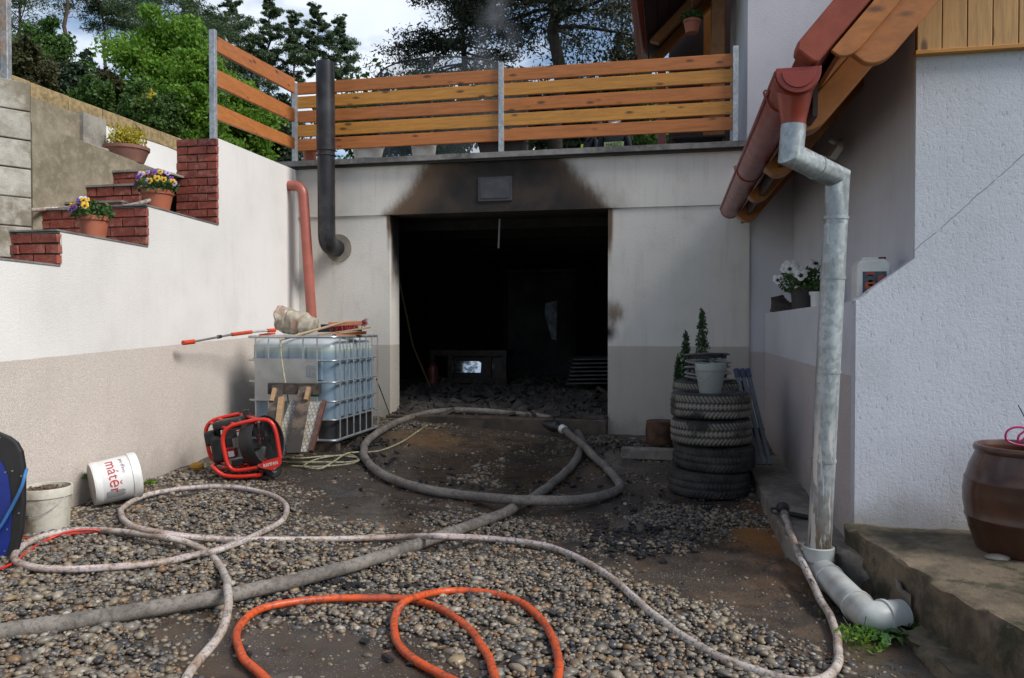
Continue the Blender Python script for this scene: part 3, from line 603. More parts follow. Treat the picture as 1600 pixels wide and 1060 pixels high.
# hopper funnel
oz = onY(1240, 200, 4.08)
b = MB(); ox, oy = gx, 4.10
secs = []
for k in range(9):
    t = k / 8; z = gz_ - .04 - (gz_ - .04 - oz.z) * t; e_ = sst(t); rx = .088 * (1 - e_) + .058 * e_; ry = .10 * (1 - e_) + .058 * e_; cxk = ox * (1 - e_) + onY(1240, 200, oy).x * e_
    secs.append([(cxk + rx * math.cos(q * math.pi / 12), oy + ry * math.sin(q * math.pi / 12), z) for q in range(24)])
v = sum(secs, []); f = [(i * 24 + k, i * 24 + (k + 1) % 24, i * 24 + 24 + (k + 1) % 24, i * 24 + 24 + k) for i in range(8) for k in range(24)]
b.add(v, f); b.build('outlet_funnel', M_RED, gu, True)
b = MB(); b.add(*half(3.995, 4.20, gr + .008, gr + .001, gz_, gx)); b.build('outlet_collar', M_RED, gu, True)
# galvanised downpipe
d0 = onY(1240, 196, oy); d1 = onY(1236, 242, oy); d2 = onY(1309, 278, 4.33); pr = .0605
d3 = onY(1279, 872, 4.36); pj = onY(1300, 470, 4.36)
hs = thing('downpipe', 'galvanised steel downpipe with swan neck and grey plastic foot by the right wall', 'drainpipe', (d3.x, d3.y, 0))
def mitre(pts, r, n=24):
    P = [Vector(p) for p in pts]; b = MB(); vs = []
    for i, p in enumerate(P):
        if i == 0: nn = P[1] - P[0]
        elif i == len(P) - 1: nn = P[-1] - P[-2]
        else: nn = (P[i + 1] - p).normalized() + (p - P[i - 1]).normalized()
        d = (P[1] - P[0]).normalized() if i == 0 else (p - P[i - 1]).normalized(); nn.normalize()
        if i == 0: s = d.orthogonal().normalized()
        else: s = s0.copy()
        if i == 0: s0 = s
        else:
            s = (s0 - d * s0.dot(d)).normalized(); s0 = s
        t = d.cross(s)
        for k in range(n):
            a = 2 * math.pi * k / n; q = p + (s * math.cos(a) + t * math.sin(a)) * r; q -= d * ((q - p).dot(nn) / d.dot(nn)); vs.append(q)
    f = [(i * n + k, i * n + (k + 1) % n, i * n + n + (k + 1) % n, i * n + n + k) for i in range(len(P) - 1) for k in range(n)]
    b.add(vs, f + [list(range(n))[::-1], [(len(P) - 1) * n + k for k in range(n)]]); return b
mitre([d0, d1, d2, d2 + (d3 - d2) * .12], pr).build('swan_neck', M_GALV, hs, True, ang=28)
mitre([d2 + (d3 - d2) * .12, d3], pr).build('pipe', M_GALV, hs, True)
for t in (.10, .255, .50, .735):
    p = d2 + (d3 - d2) * t; q = p + (d3 - d2).normalized() * .016; MB().tube([p, q], pr + .0035, 24).build('joint_ring', M_GALV, hs, True)
pm = d1 + (d2 - d1) * .52; MB().tube([pm, pm + (d2 - d1).normalized() * .01], pr + .003, 24).build('joint_ring', M_GALV, hs, True)
p = d2 + (d3 - d2) * .12; MB().tube([p + Vector((-pr * .55, -pr * .85, 0)), d2 + (d3 - d2) * .5 + Vector((-pr * .55, -pr * .85, 0))], .003, 6).build('seam', M_GALV, hs)
f1 = onZ(1282, 905, .06); f2 = onZ(1358, 966, .075); f3 = onZ(1409, 961, .07)
f1 = Vector((d3.x + .01, d3.y - .01, d3.z - .055))
ft_ = MB().tube(elbowpath([d3 + Vector((0, 0, .04)), f1, f2, f3], .09, 9), .067, 24).build('plastic_foot', M_PVC, hs, True, label='grey plastic elbow pipe at the foot')
MB().lathe([(.066, -.03), (.078, -.03), (.08, .04), (.074, .045), (.068, .03)], 28, Matrix.Translation((d3.x, d3.y, d3.z + .02))).build('socket', M_PVC, ft_, True)
q = f2 + (f3 - f2).normalized() * .07; MB().tube([q, q + (f3 - f2).normalized() * .016], .075, 24).build('socket', M_PVC, ft_, True)
q = f1 + (f2 - f1) * .22; MB().tube([q, q + (f2 - f1).normalized() * .02], .073, 24).build('socket', M_PVC, ft_, True)
q = f1 + (f2 - f1) * .78; MB().tube([q, q + (f2 - f1).normalized() * .02], .0745, 24).build('socket', M_PVC, ft_, True)
# kerb strip along low wall and landing step
def lumpy(poly, z0, z1, mat, name, amp=.02, sub=.09, parent=None):
    # ragged slab: resampled outline, jittered
    P = [Vector((*p, 0)) for p in poly]; Q = []
    for i in range(len(P)):
        a, b_ = P[i], P[(i + 1) % len(P)]; n_ = max(1, int((b_ - a).length / sub))
        for k in range(n_): Q.append(a + (b_ - a) * k / n_)
    n_ = len(Q); vs = []; c = sum(Q, Vector()) / n_
    lv = [(z0, 0), (z0 + (z1 - z0) * .35, .0), (z0 + (z1 - z0) * .7, 0), (z1 - .012, 0), (z1, -.014)]
    for li, (z, ins) in enumerate(lv):
        for q in Q:
            j = Vector((mnoise.noise(q * 9 + Vector((0, 0, li * 1.3))), mnoise.noise(q * 9 + Vector((5, 0, li * 1.3))), .5 * mnoise.noise(q * 7 + Vector((9, 9, li))))) * amp
            if li == 0: j *= .3
            d = (c - q).normalized(); vs.append(q + Vector((0, 0, z)) + j - d * ins)
    fs = [(i * n_ + k, i * n_ + (k + 1) % n_, i * n_ + n_ + (k + 1) % n_, i * n_ + n_ + k) for i in range(len(lv) - 1) for k in range(n_)]
    fs.append([(len(lv) - 1) * n_ + k for k in range(n_)]); b = MB(); b.add(vs, fs); return b.build(name, mat, parent, True, ang=40)
k0, k1, k2 = onZ(1180, 748, .13), onZ(1228, 838, .13), onZ(1262, 862, .13)
o = lumpy([(k0.x, k0.y + .9), (k0.x, k0.y), (k1.x, k1.y), (k2.x, k2.y), (XW2 + .01, k2.y - .0), (XW2 + .01, k0.y + 1.2)], -.1, .135, M_KERB, 'kerb', .022, .06); tag(o, kind='structure')
ZS = onY(1400, 823, YN).z
e0, e1, e2, e3 = onZ(1326, 826, ZS), onZ(1432, 893, ZS), onZ(1600, 992, ZS), onZ(1750, 1085, ZS)
o = lumpy([(e0.x, YN - .003), (e0.x, e0.y), (e1.x, e1.y), (e2.x, e2.y), (e3.x, e3.y), (4.5, e3.y), (4.5, YN - .003)], -.2, ZS, M_STEP, 'door_step', .03, .07); tag(o, kind='structure')
o = lumpy([(XW2 - .12, YN + .06), (XW2 - .1, YN - .12), (XW2 + .02, YN - .35), (e1.x - .02, e1.y + .02), (e0.x + .1, YN + .05)], -.1, .17, M_KERB, 'broken_footing', .05, .05); tag(o, kind='structure')
q_ = onZ(1440, 975, .05)
o = lumpy([(e1.x - .10, e1.y - .1), (q_.x - .12, q_.y), (e2.x - .12, e2.y - .3), (e2.x + .1, e2.y), (e1.x + .05, e1.y)], -.1, .05, M_STEP, 'lower_footing', .03, .06); tag(o, kind='structure')
# floodlight on side wall
fl = onX(1312, 228, XS - .02)
b = MB(); b.tube([fl + Vector((0.02, 0, 0)), fl + Vector((-.03, 0, 0))], .05, 16); sl_ = b.build('security_lamp', M_WHITEP, ho, True)
cp_ = onX(1304, 238, XS - .12); b = MB(); b.box(cp_, (.05, .13, .10), M=Euler((.3, .5, .2)).to_matrix().to_4x4()); b.build('lamp_head', M_WHITEP, sl_, bev=.008)
b = MB(); b.tube([fl + Vector((-.03, 0, .02)), onX(1296, 218, XS - .1)], .018, 10); b.build('sensor', M_WHITEP, sl_, True)
# ------------------------------------------------------------------ terrace fence
YF = YG - .0
tf = thing('terrace_fence', 'stained wooden board fence on galvanised posts along the terrace edge', 'fence', (XL, YF, ZC + .08))
Pl, Pm, Pr = onY(460, 130, YF), onY(783, 98, YF), onY(1149, 73, YF)
zb = ZC + .06
for P in (Pl, Pm): MB().bb((P.x - .028, YF - .02, zb), (P.x + .028, YF + .035, P.z)).build('post', M_POST, tf, bev=.004)
MB().bb((Pr.x - .025, YF - .03, zb), (Pr.x + .03, YF + .05, Pr.z)).build('post', M_POST, tf, bev=.004)
rowsR = [(84, 103), (108, 128), (133, 153), (158, 178), (184, 205)]; rowsL = [(127, 146), (149, 167), (171, 191), (194, 212), (215, 232)]
for i in range(5):
    zc = (sum(onY(1145, y, YF).z for y in rowsR[i]) / 2 + sum(onY(470, y, YF).z for y in rowsL[i]) / 2) / 2; hh_ = .139
    for (xa, xb) in ((Pl.x + .02, Pm.x - .004), (Pm.x + .004, Pr.x - .02)):
        MB().bb((xa, YF - .006 + .03, zc - hh_ / 2), (xb, YF + .06, zc + hh_ / 2)).build('board', M_W2 if i % 2 else M_W1, tf, bev=.004)
sf = thing('sloping_fence', 'three widely spaced stained boards above the left wall behind a galvanised post', 'fence', (lx(6.5), 6.5, Z3))
q0 = onL(333, 47); MB().bb((q0.x - .03, q0.y - .025, Z3 - .03), (q0.x + .028, q0.y + .02, q0.z)).build('post', M_POST, sf, bev=.004)
for (ya, yb), (yc, yd) in zip(((57, 81), (109, 135), (163, 187)), ((123, 146), (170, 191), (216, 233))):
    a0, a1 = onL(340, ya), onL(340, yb); c0, c1 = onL(461, yc), onL(461, yd)
    MB().prism([a0, a1, c1, c0], (-.035, 0, 0)).build('board', M_W1y, sf, bev=.004)
nf = thing('near_fence_end', 'fence post with board ends above the block corner at the far left', 'fence', (bA.x, bA.y, zs[-1]))
q0 = atD(8, -40, 5.2); q1 = atD(8, 124, 5.2); MB().bb((q0.x - .028, q0.y - .02, q1.z - .02), (q0.x + .028, q0.y + .02, q0.z)).build('post', M_POST, nf, bev=.004)
for y0, y1 in ((-25, 0), (12, 38), (52, 78)):
    a0, a1, c1, c0 = atD(3, y0, 5.25), atD(3, y1, 5.25), atD(-90, y1 - 14, 4.9), atD(-90, y0 - 14, 4.9); MB().prism([a0, a1, c1, c0], (-.02, .03, 0)).build('board', M_W2, nf, bev=.003)
# ------------------------------------------------------------------ porch behind terrace
po = thing('porch', 'dark timber porch roof with wooden post at the end of the terrace', 'porch', (.5, 10.5, ZC))
p = onY(1122, 100, 10.4); MB().bb((p.x - .085, 10.4, ZC), (p.x + .085, 10.57, 7.2)).build('post', M_WR, po, bev=.006)
p = onY(1108, 100, 12.2); MB().bb((p.x - .08, 12.2, ZC), (p.x + .08, 12.36, 7.2)).build('post', M_WR, po, bev=.006)
ze = 5.32; xe0 = onY(1003, 0, 9.4).x
MB().prism([(xe0, 9.0, ze), (xe0, 12.0, ze), (2.0, 12.0, ze + 2.3), (2.0, 9.0, ze + 2.3)], (-.05, 0, .1)).build('roof', M_TILE, po)
xx = xe0
for i in range(12): MB().prism([(xe0 + i * .15 + .004, 9.05, ze - .02 + i * .15), (xe0 + i * .15 + .146, 9.05, ze - .02 + i * .15 + .146), (xe0 + i * .15 + .146, 11.95, ze - .02 + i * .15 + .146), (xe0 + i * .15 + .004, 11.95, ze - .02 + i * .15)], (.012, 0, -.014)).build('soffit_board', M_BROWN, po)
for Y in (10.9, 11.6): MB().prism([(xe0 + .05, Y, ze - .06), (xe0 + 1.8, Y, ze + 1.69), (xe0 + 1.8, Y, ze + 1.53), (xe0 + .17, Y, ze - .10)], (0, .12, 0)).build('rafter', M_WR, po)
b = MB(); b.add(*half(9.0, 12.0, .075, .07, ze, xe0 - .08)); b.build('gutter', M_RED, po, True)
MB().bb((xe0 + .3, 12.4, ZC), (3, 12.5, 7.5)).build('rear_boarding', M_BROWN, po)
MB().bb((xe0 + .14, 11.9, ZC), (xe0 + .26, 12.0, ze)).build('post', M_RED, po)
# table edge behind fence
tb = thing('patio_table', 'dark patio table on the terrace beneath the porch', 'table', onY(1088, 230, 10.0))
p = onY(1088, 218, 10.0); MB().bb((p.x - .3, 9.8, p.z - .03), (p.x + .35, 10.35, p.z)).build('tabletop', M_BROWN, tb, bev=.005)
for sx in (-.27, .32):
    for Y in (9.84, 10.3): MB().bb((p.x + sx - .02, Y - .02, ZC), (p.x + sx + .02, Y + .02, p.z - .03)).build('leg', M_BROWN, tb)
# ------------------------------------------------------------------ IBC tank
XT0, XT1, YT0, YT1 = onY(385, 600, 6.72).x, onY(524, 600, 6.72).x, 6.72, 7.80
zt_, zb_ = 1.262, .29
tk = thing('water_tank', 'large caged plastic water tank standing in the corner by the garage', 'tank', ((XT0 + XT1) / 2, (YT0 + YT1) / 2, .2))
n = NT('milky_blue_tank_plastic'); lv = n.ramp(n.z, 1.10, 1.14); gn = n.ramp(n.ma('ABSOLUTE', n.ma('SUBTRACT', n.z, 1.12)), .07, .0)
cc = n.mix(lv, (.20, .275, .34), (.44, .48, .49)); cc = n.mix(n.ma('MULTIPLY', gn, .5), cc, (.30, .36, .27)); cc = n.mix(n.ma('MULTIPLY', n.ramp(n.noise(4, 5), .4, .7), .4), cc, (.13, .20, .27))
M_TANK = n.done(cc, .3, 0, n.bump(n.noise(5, 3), .3, .02))
def rrect(x0, x1, y0, y1, r, n=6):
    P = []
    for cx, cy, a in ((x1 - r, y0 + r, -90), (x1 - r, y1 - r, 0), (x0 + r, y1 - r, 90), (x0 + r, y0 + r, 180)):
        for k in range(n + 1): t = R(a + 90 * k / n); P.append((cx + r * math.cos(t), cy + r * math.sin(t)))
    return P
b = MB(); secs = []
prof = [(.05, .0), (.02, .015), (.0, .05)] + [(.012 * (k % 2), .12 + k * .10) for k in range(7)] + [(.0, .86), (.03, .905), (.08, .925)]
for ins, z in prof: secs.append([(x, y, zb_ + .02 + z) for x, y in rrect(XT0 + .012 + ins, XT1 - .035 - ins, YT0 + .035 + ins, YT1 - .035 - ins, .11)])
m = len(secs[0]); b.add(sum(secs, []), [(i * m + k, i * m + (k + 1) % m, i * m + m + (k + 1) % m, i * m + m + k) for i in range(len(secs) - 1) for k in range(m)] + [[(len(secs) - 1) * m + k for k in range(m)]])
bot = b.build('bottle', M_TANK, tk, True, ang=60)
for k in range(5):
    y = YT0 + .2 + k * .18; MB().bb((XT1 - .05, y, zb_ + .2), (XT1 - .025, y + .09, zt_ - .12)).build('side_rib', M_TANK, tk, bev=.012)
for x in (XT0 + .17, XT0 + .42, XT0 + .6): MB().bb((x, YT0 + .022, zb_ + .55), (x + .16, YT0 + .05, zt_ - .1)).build('front_rib', M_TANK, tk, bev=.012)
MB().prism([(x, y, zb_ + .0) for x, y in rrect(XT0 + .03, XT1 - .03, YT0 + .03, YT1 - .03, .12)], (0, 0, .19)).build('dark_tray', M_BLKP, tk, True)
zr = [onY(520, y, YT0).z for y in (527, 564, 598, 628, 657)] + [zb_]
for i, z in enumerate(zr):
    P = [(x, y, z) for x, y in rrect(XT0, XT1, YT0, YT1, .075)]
    MB().tube(P, .0135 if i in (0, 5) else .0085, 8, closed=True).build('cage_rail', M_WIRE, tk, True)
for px in (400, 420, 474, 496): x = onY(px, 560, YT0).x; MB().tube([(x, YT0 - .006, zb_), (x, YT0 - .006, zt_)], .0075, 8).build('cage_upright', M_WIRE, tk, True)
for i in range(7): y = YT0 + .09 + i * (YT1 - YT0 - .13) / 6; MB().tube([(XT1 + .006, y, zb_), (XT1 + .006, y, zt_)], .0075, 8).build('cage_upright', M_WIRE, tk, True)
pl0, pl1 = onY(398, 560, YT0 - .012), onY(495, 628, YT0 - .012)
pm_ = simple('dull_label_plate', (.36, .37, .36), .5, .2, var=.2, vs=5, dirt=(.22, .22, .2), dk=.5, bst=.02)
pt = MB().bb((pl0.x, YT0 - .016, pl1.z), (pl1.x, YT0 - .011, pl0.z)).build('label_plate', pm_, tk)
a, c = onY(478, 571, YT0 - .018), onY(494, 590, YT0 - .018)
MB().bb((a.x, YT0 - .018, c.z), (c.x, YT0 - .0165, a.z)).build('paper_label', simple('faded_label', (.27, .29, .31), .7, var=.4, vs=60), pt)
for y in (YT0 + .05, (YT0 + YT1) / 2, YT1 - .12): MB().bb((XT0 + .02, y, .1), (XT1 - .02, y + .1, zb_ - .01)).build('pallet_block', M_CHAR, tk)
# things on the tank
o = MB(); A, B = onY(452, 503, 7.0), onY(495, 513, 7.0)
ax = (B - A).normalized(); q = ax.to_track_quat('Z', 'Y').to_matrix().to_4x4()
o.lathe([(0, -.125), (.085, -.12), (.112, -.11), (.118, -.09), (.110, -.08), (.117, -.04), (.118, -.02), (.110, -.01), (.117, .02), (.117, .04), (.108, .05), (.115, .08), (.10, .11), (.095, .14), (.105, .17), (.09, .2), (.088, .235), (.07, .27), (.04, .285), (0, .29)], 28, Matrix.Translation(A + Vector((0.0, 0, .012))) @ q)
for i, p in enumerate(o.v): p += Vector((mnoise.noise(p * 11), mnoise.noise(p * 11 + Vector((3, 3, 3))), mnoise.noise(p * 11 + Vector((7, 1, 3))))) * .035
o = tag(o.build('plastic_sack', simple('mottled_translucent_plastic', (.42, .38, .29), .5, var=.35, vs=16, dirt=(.27, .12, .085), dk=.9, bs=35, bst=.5), None, True), 'crumpled mottled plastic canister lying on the caged water tank', 'canister')
A, B = onY(439, 531, 6.70), onY(540, 503, 7.05); tag(MB().tube([A, A + (B - A) * .5, B], .012, 10).build('wooden_stick', M_STICK, None, True), 'bare round wooden stick lying across the tank front', 'stick')
br = thing('broom_head', 'wooden broom head with red bristles on the water tank', 'broom', onY(535, 505, 7.2))
a, c = onY(514, 507, 7.2), onY(566, 505, 7.3); MB().beam(a, c, .07, .045).build('block', woodmat('broom_block', (.50, .20, .10), (.45, .18, .09)), br, bev=.006)
random.seed(3); b = MB(); d = (c - a)
for i in range(260):
    t = random.random() ** .6; s = a + d * t + Vector((0, random.uniform(-.03, .03), random.uniform(-.02, .015))); e = s + Vector((random.uniform(.02, .055), random.uniform(-.03, .03), random.uniform(-.02, .03))) if random.random() < .5 and t > .9 else s + Vector((random.uniform(-.01, .02), random.uniform(-.02, .02), -.06))
    if t > .85 and random.random() < .8: s = c + Vector((-.01, random.uniform(-.03, .03), random.uniform(-.025, .02))); e = s + Vector((random.uniform(.04, .07), random.uniform(-.02, .02), random.uniform(-.03, .035)))
    b.beam(s, e, .003, .003)
b.build('bristles', simple('red_bristles', (.35, .02, .03), .6, bst=0), br, kind='stuff')
A, B = onY(497, 524, 6.95), onY(578, 512, 7.25); tag(MB().beam(A, B, .06, .016).build('loose_board', M_WRAW, None, bev=.002), 'thin pale wooden board lying under the broom head', 'board')
A, B = onY(522, 525, 7.05), onY(570, 520, 7.3); tag(MB().beam(A, B, .09, .03).build('loose_board', M_W1, None, bev=.003), 'short orange board lying at the back of the tank top', 'board')
b = MB(); A = onY(512, 514, 7.3)
for dx, dz, s in ((0, 0, .05), (.10, .0, .035), (.17, .005, .03), (-.03, .03, .03)): b.box(A + Vector((dx, 0, dz)), (s * 2, .07, s))
b.beam(A + Vector((-.1, 0, -.02)), A + Vector((.35, .02, -.01)), .05, .03); tag(b.build('tool_head', M_BLK, None, bev=.004), 'dark steel clamp lying behind the stick on the tank', 'tool')
tp = thing('pole_pruner', 'long grey pole with orange red grips resting on the tank', 'pole', onY(400, 520, 6.75))
P = [onY(286, 536, 5.80), onY(303, 534, 5.92), onY(362, 523, 6.42), onY(393, 519, 6.66), onY(418, 517, 6.82), onY(430, 516, 6.9)]
MB().tube([P[1], P[2]], .010, 10).build('pole', M_ALU, tp, True); MB().tube([P[3], P[4]], .010, 10).build('pole', M_ALU, tp, True)
ORG = simple('orange_red_grip', (.62, .06, .02), .4, bst=0)
for a, c, r in ((P[0], P[1], .02), (P[2], P[3], .017), (P[4], P[5], .018)): MB().tube([a, a + (c - a) * .5, c], r, 14).build('grip', ORG, tp, True)
MB().tube([onY(340, 527, 6.23), onY(345, 526, 6.27)], .016, 12).build('collar', M_BLK, tp, True)
MB().beam(onY(405, 524, 6.8), onY(430, 521, 6.9), .03, .02).build('blade_guard', ORG, tp, bev=.004)
# charred pallet and wire netting panel
cp = thing('charred_pallet', 'charred broken pallet planks leaning against the water tank', 'pallet', onG(455, 705))
def lean(px0, py0, d0, px1, py1, d1, wd, th, mat, name, par):
    a, c = atD(px0, py0, d0), atD(px1, py1, d1); up = (c - a).cross(rt).normalized(); b = MB(); b.beam(a, c, wd, th, up=fw); return b.build(name, mat, par, bev=.003)
lean(478, 602, 7.02, 458, 709, 6.55, .115, .025, M_CHAR, 'plank', cp)
lean(434, 602, 7.0, 420, 700, 6.55, .10, .025, M_CHAR, 'plank', cp)
lean(421, 607, 7.06, 500, 608, 7.03, .1, .09, M_CHAR, 'crossbeam', cp)
for (px, py) in ((428, 618), (481, 616)): lean(px + 2, py - 10, 6.93, px - 3, py + 10, 6.87, .035, .05, M_WRAW, 'split_end', cp)
lean(440, 622, 6.9, 431, 700, 6.52, .05, .04, M_WRAW, 'splinter', cp)
wp = thing('netting_panel', 'mottled stone coloured panel covered with hexagonal wire netting behind the charred planks', 'panel', onG(480, 708))
c4 = [atD(454, 626, 7.0), atD(505, 628, 6.98), atD(484, 706, 6.62), atD(424, 706, 6.64)]
nn = (c4[1] - c4[0]).cross(c4[3] - c4[0]).normalized(); nn = nn if nn.y < 0 else -nn
PN = simple('mottled_ochre_panel', (.52, .50, .45), .9, var=.35, vs=10, dirt=(.38, .25, .09), dk=.8, bs=25, bst=.6)
MB().prism(c4, -nn * .03).build('board', PN, wp)
b = MB()
def q2(u, v): return (c4[0] * (1 - u) + c4[1] * u) * (1 - v) + (c4[3] * (1 - u) + c4[2] * u) * v + nn * .004
for j in range(15):
    for i in range(9):
        u0 = (i + (.5 if j % 2 else 0)) / 9; v0 = j / 15; du, dv = .5 / 9, 1 / 15
        if u0 > .99: continue
        b.tube([q2(u0, v0), q2(min(1, u0 + du), min(1, v0 + dv * .45))], .0012, 4, cap=False); b.tube([q2(u0, v0), q2(max(0, u0 - du), min(1, v0 + dv * .45))], .0012, 4, cap=False)
        b.tube([q2(min(1, u0 + du), min(1, v0 + dv * .45)), q2(min(1, u0 + du), min(1, v0 + dv))], .0012, 4, cap=False)
b.build('wire_netting', simple('rusty_dark_wire', (.10, .08, .06), .6, .4, bst=0), wp, kind='stuff')
MB().beam(atD(507, 627, 6.97), atD(486, 706, 6.6), .035, .04, up=fw).build('side_batten', simple('rust_red_batten', (.14, .055, .04), .8, var=.4), wp)
tag(MB().box(atD(491, 616, 7.05), (.08, .05, .045)).build('bottle_cap', simple('green_plastic', (.03, .26, .06), .4), None, bev=.006), 'small green plastic cap behind the charred pallet top', 'cap')
b = MB(); b.lathe([(0, 0), (.04, 0), (.055, .02), (.055, .05), (.04, .065), (0, .07)], 14, Matrix.Translation(onG(308, 736, .0)) @ Euler((.2, .1, 0)).to_matrix().to_4x4()); tag(b.build('canister_lid', simple('yellow_plastic', (.50, .25, .015), .45), None, True), 'small yellow plastic canister lid on the pebbles near the fan', 'lid')  # loose yellow canister lid, shaped as a short round puck
# dark cable on left pillar
tag(MB().tube(spline([onY(588, 592, 8.2), onY(594, 608, 8.35), onY(606, 640, 8.55), onY(612, 656, 8.6)]), .006, 6).build('pillar_cable', M_BLKP, None, True), 'thin black cable slanting down the left garage pillar', 'cable')
# ------------------------------------------------------------------ fan
FD = 6.15
fa = thing('ventilation_fan', 'petrol driven ventilation fan in a red tubular frame', 'fan', onG(385, 740))
bk = (fw * .40 - rt * .29)
def fp(zx, zy, k=0.): return atD(310 + zx * .11794, 630 + zy * .11794, FD) + bk * k
def fq(zx, zy, k=0.): return atD(310 + zx * .11794, 630 + zy * .11794, FD + .40 * k)
ptsF = [(790, 850), (560, 890), (450, 880), (385, 800), (345, 640), (322, 480), (350, 380), (430, 310), (600, 260), (800, 222), (920, 228), (990, 290), (1030, 400), (1055, 540), (1085, 730)]
def rail(k, rr=.0155): return spline([fp(x, y, k) for x, y in ptsF], .03)
MB().tube(rail(0), .0165, 12).build('side_frame', M_REDP, fa, True); MB().tube(rail(1), .0165, 12).build('side_frame', M_REDP, fa, True)
for (x, y) in ((500, 290), (800, 222), (390, 345), (500, 888), (700, 868)): MB().tube([fp(x, y, 0), fp(x, y, 1)], .0125, 10).build('cross_bar', M_REDP, fa, True)
for k in (0, 1):
    pl = MB().prism([fp(790, 790, k) - fw * .016, fp(1100, 705, k) - fw * .016, fp(1108, 800, k) - fw * .016, fp(1010, 895, k) - fw * .016, fp(800, 852, k) - fw * .016], fw * .006).build('side_plate', M_REDP, fa, bev=.002)
    for (x, y) in ((812, 822), (1018, 865)): MB().tube([fp(x, y, k) - fw * .024, fp(x, y, k) - fw * .01], .008, 10).build('bolt', M_ALU, fa, True)
for (x, y) in ((812, 247),): MB().tube([fp(x, y, 0) - fw * .022, fp(x, y, 0) - fw * .0], .009, 10).build('bolt', M_ALU, fa, True)
bs_ = [(780, 958, 0), (540, 975, 0), (330, 955, 0), (215, 870, 0), (190, 830, .3), (230, 800, .8), (330, 800, 1), (700, 870, 1.0), (820, 900, .9), (835, 920, .4), (820, 950, .1)]
MB().tube(spline([fq(*p) for p in bs_] + [fq(*bs_[0])], .03), .016, 10).build('base_loop', M_REDP, fa, True)
for k in (0, .35, .65): MB().tube([fp(1020, 870, k), fp(1020, 870, k) + bk * .02], .02, 12).build('axle', M_BLKP, fa, True)
for k in (.14, .86):
    c = fp(1035, 905, k); q = bk.normalized().to_track_quat('Z', 'Y').to_matrix().to_4x4(); wh = MB().lathe([(.02, -.02), (.05, -.022), (.062, -.012), (.064, 0), (.062, .012), (.05, .022), (.02, .02)], 26, Matrix.Translation(c) @ q).build('wheel', M_BLKP, fa, True)
    MB().lathe([(0, -.024), (.02, -.024), (.02, .024), (0, .024)], 16, Matrix.Translation(c) @ q).build('hub', M_ALU, wh, True)
# shroud: short drum facing right, slightly tipped up
axd = (rt * .90 - fw * .30 + zz * .22).normalized(); sc0 = fq(830, 520, .35); qs = axd.to_track_quat('Z', 'Y').to_matrix().to_4x4()
sh = MB().lathe([(.185, -.06), (.205, -.055), (.212, .0), (.214, .055), (.206, .075), (.198, .07), (.198, -.05)], 40, Matrix.Translation(sc0) @ qs, closed=True).build('shroud', M_BLKP, fa, True)
for s_, dz in ((1, -.062), (1, .078)):
    b = MB()
    for r in [.03 + .0125 * i for i in range(14)]: b.tube([Matrix.Translation(sc0) @ qs @ Vector((r * math.cos(a * R(12)), r * math.sin(a * R(12)), dz)) for a in range(30)], .0017, 4, closed=True)
    for a in range(8): b.tube([Matrix.Translation(sc0) @ qs @ Vector((.02 * math.cos(a * R(45)), .02 * math.sin(a * R(45)), dz)), Matrix.Translation(sc0) @ qs @ Vector((.2 * math.cos(a * R(45)), .2 * math.sin(a * R(45)), dz))], .002, 4)
    b.build('wire_guard', M_BLK, sh)
for a in range(6):
    m_ = Matrix.Translation(sc0) @ qs @ Matrix.Rotation(R(60 * a), 4, 'Z') @ Matrix.Translation((.11, 0, .0)) @ Matrix.Rotation(R(30), 4, 'X'); b = MB(); b.v = []; b.box((0, 0, 0), (.16, .09, .006)); b.v = [m_ @ p for p in b.v]; b.build('blade', M_BLKP, sh)
def ebox(zx, zy, k, dims, mat, name, rx=.0, bev=.008, smooth=False):
    M_ = Matrix.Rotation(YAW, 4, 'Z') @ Matrix.Rotation(R(10) + rx, 4, 'Y').inverted(); b = MB(); b.box(fq(zx, zy, k), dims, M=M_); return b.build(name, mat, fa, bev=bev, seg=3)
ebox(430, 268, .5, (.24, .20, .075), M_BLKP, 'fuel_tank', bev=.025); MB().tube([fq(440, 255, .3), fq(440, 235, .3)], .026, 16).build('fuel_cap', M_BLKP, fa, True)
ebox(520, 225, .42, (.04, .02, .004), simple('yellow_sticker', (.5, .38, .02), .5, bst=0), 'sticker', bev=0)
ebox(560, 385, .45, (.24, .16, .09), M_BLK, 'engine_cowl'); ebox(190, 460, .5, (.09, .14, .12), M_BLKP, 'air_filter', bev=.02); ebox(295, 600, .5, (.10, .18, .22), M_BLKP, 'flywheel_cover', bev=.03)
ebox(590, 600, .42, (.15, .12, .17), M_ALU, 'crankcase', bev=.015)
for i in range(8): ebox(500 + i * 17, 520 - i * 4, .28, (.006, .13, .075), M_ALU, 'cooling_fin', bev=0)
ebox(440, 540, .28, (.07, .04, .12), M_BLK, 'carburettor'); ebox(440, 650, .24, (.085, .06, .085), simple('dark_red_plastic', (.28, .012, .015), .35), 'recoil_housing', bev=.015)
ebox(436, 675, .155, (.045, .008, .045), M_WHITEP, 'label', bev=0); ebox(580, 388, .07, (.085, .004, .05), M_WHITEP, 'warning_label', bev=0); ebox(576, 366, .066, (.085, .004, .012), ORG, 'warning_stripe', bev=0)
ebox(620, 790, .4, (.34, .22, .012), M_REDP, 'engine_plate', bev=.002); ebox(590, 735, .35, (.18, .15, .05), M_ALU, 'sump')
ebox(520, 790, .1, (.09, .02, .05), M_BLKP, 'starter_cable'); MB().tube([fq(683, 665, .02), fq(683, 665, .06)], .017, 18).build('yellow_badge', simple('yellow_badge', (.5, .42, .02), .5, bst=0), fa, True)
for i, (x, y) in enumerate(((235, 385), (640, 120), (660, 180))): ebox(x, y, .6 if i else .5, (.06, .05, .045), M_BLK, 'bracket')
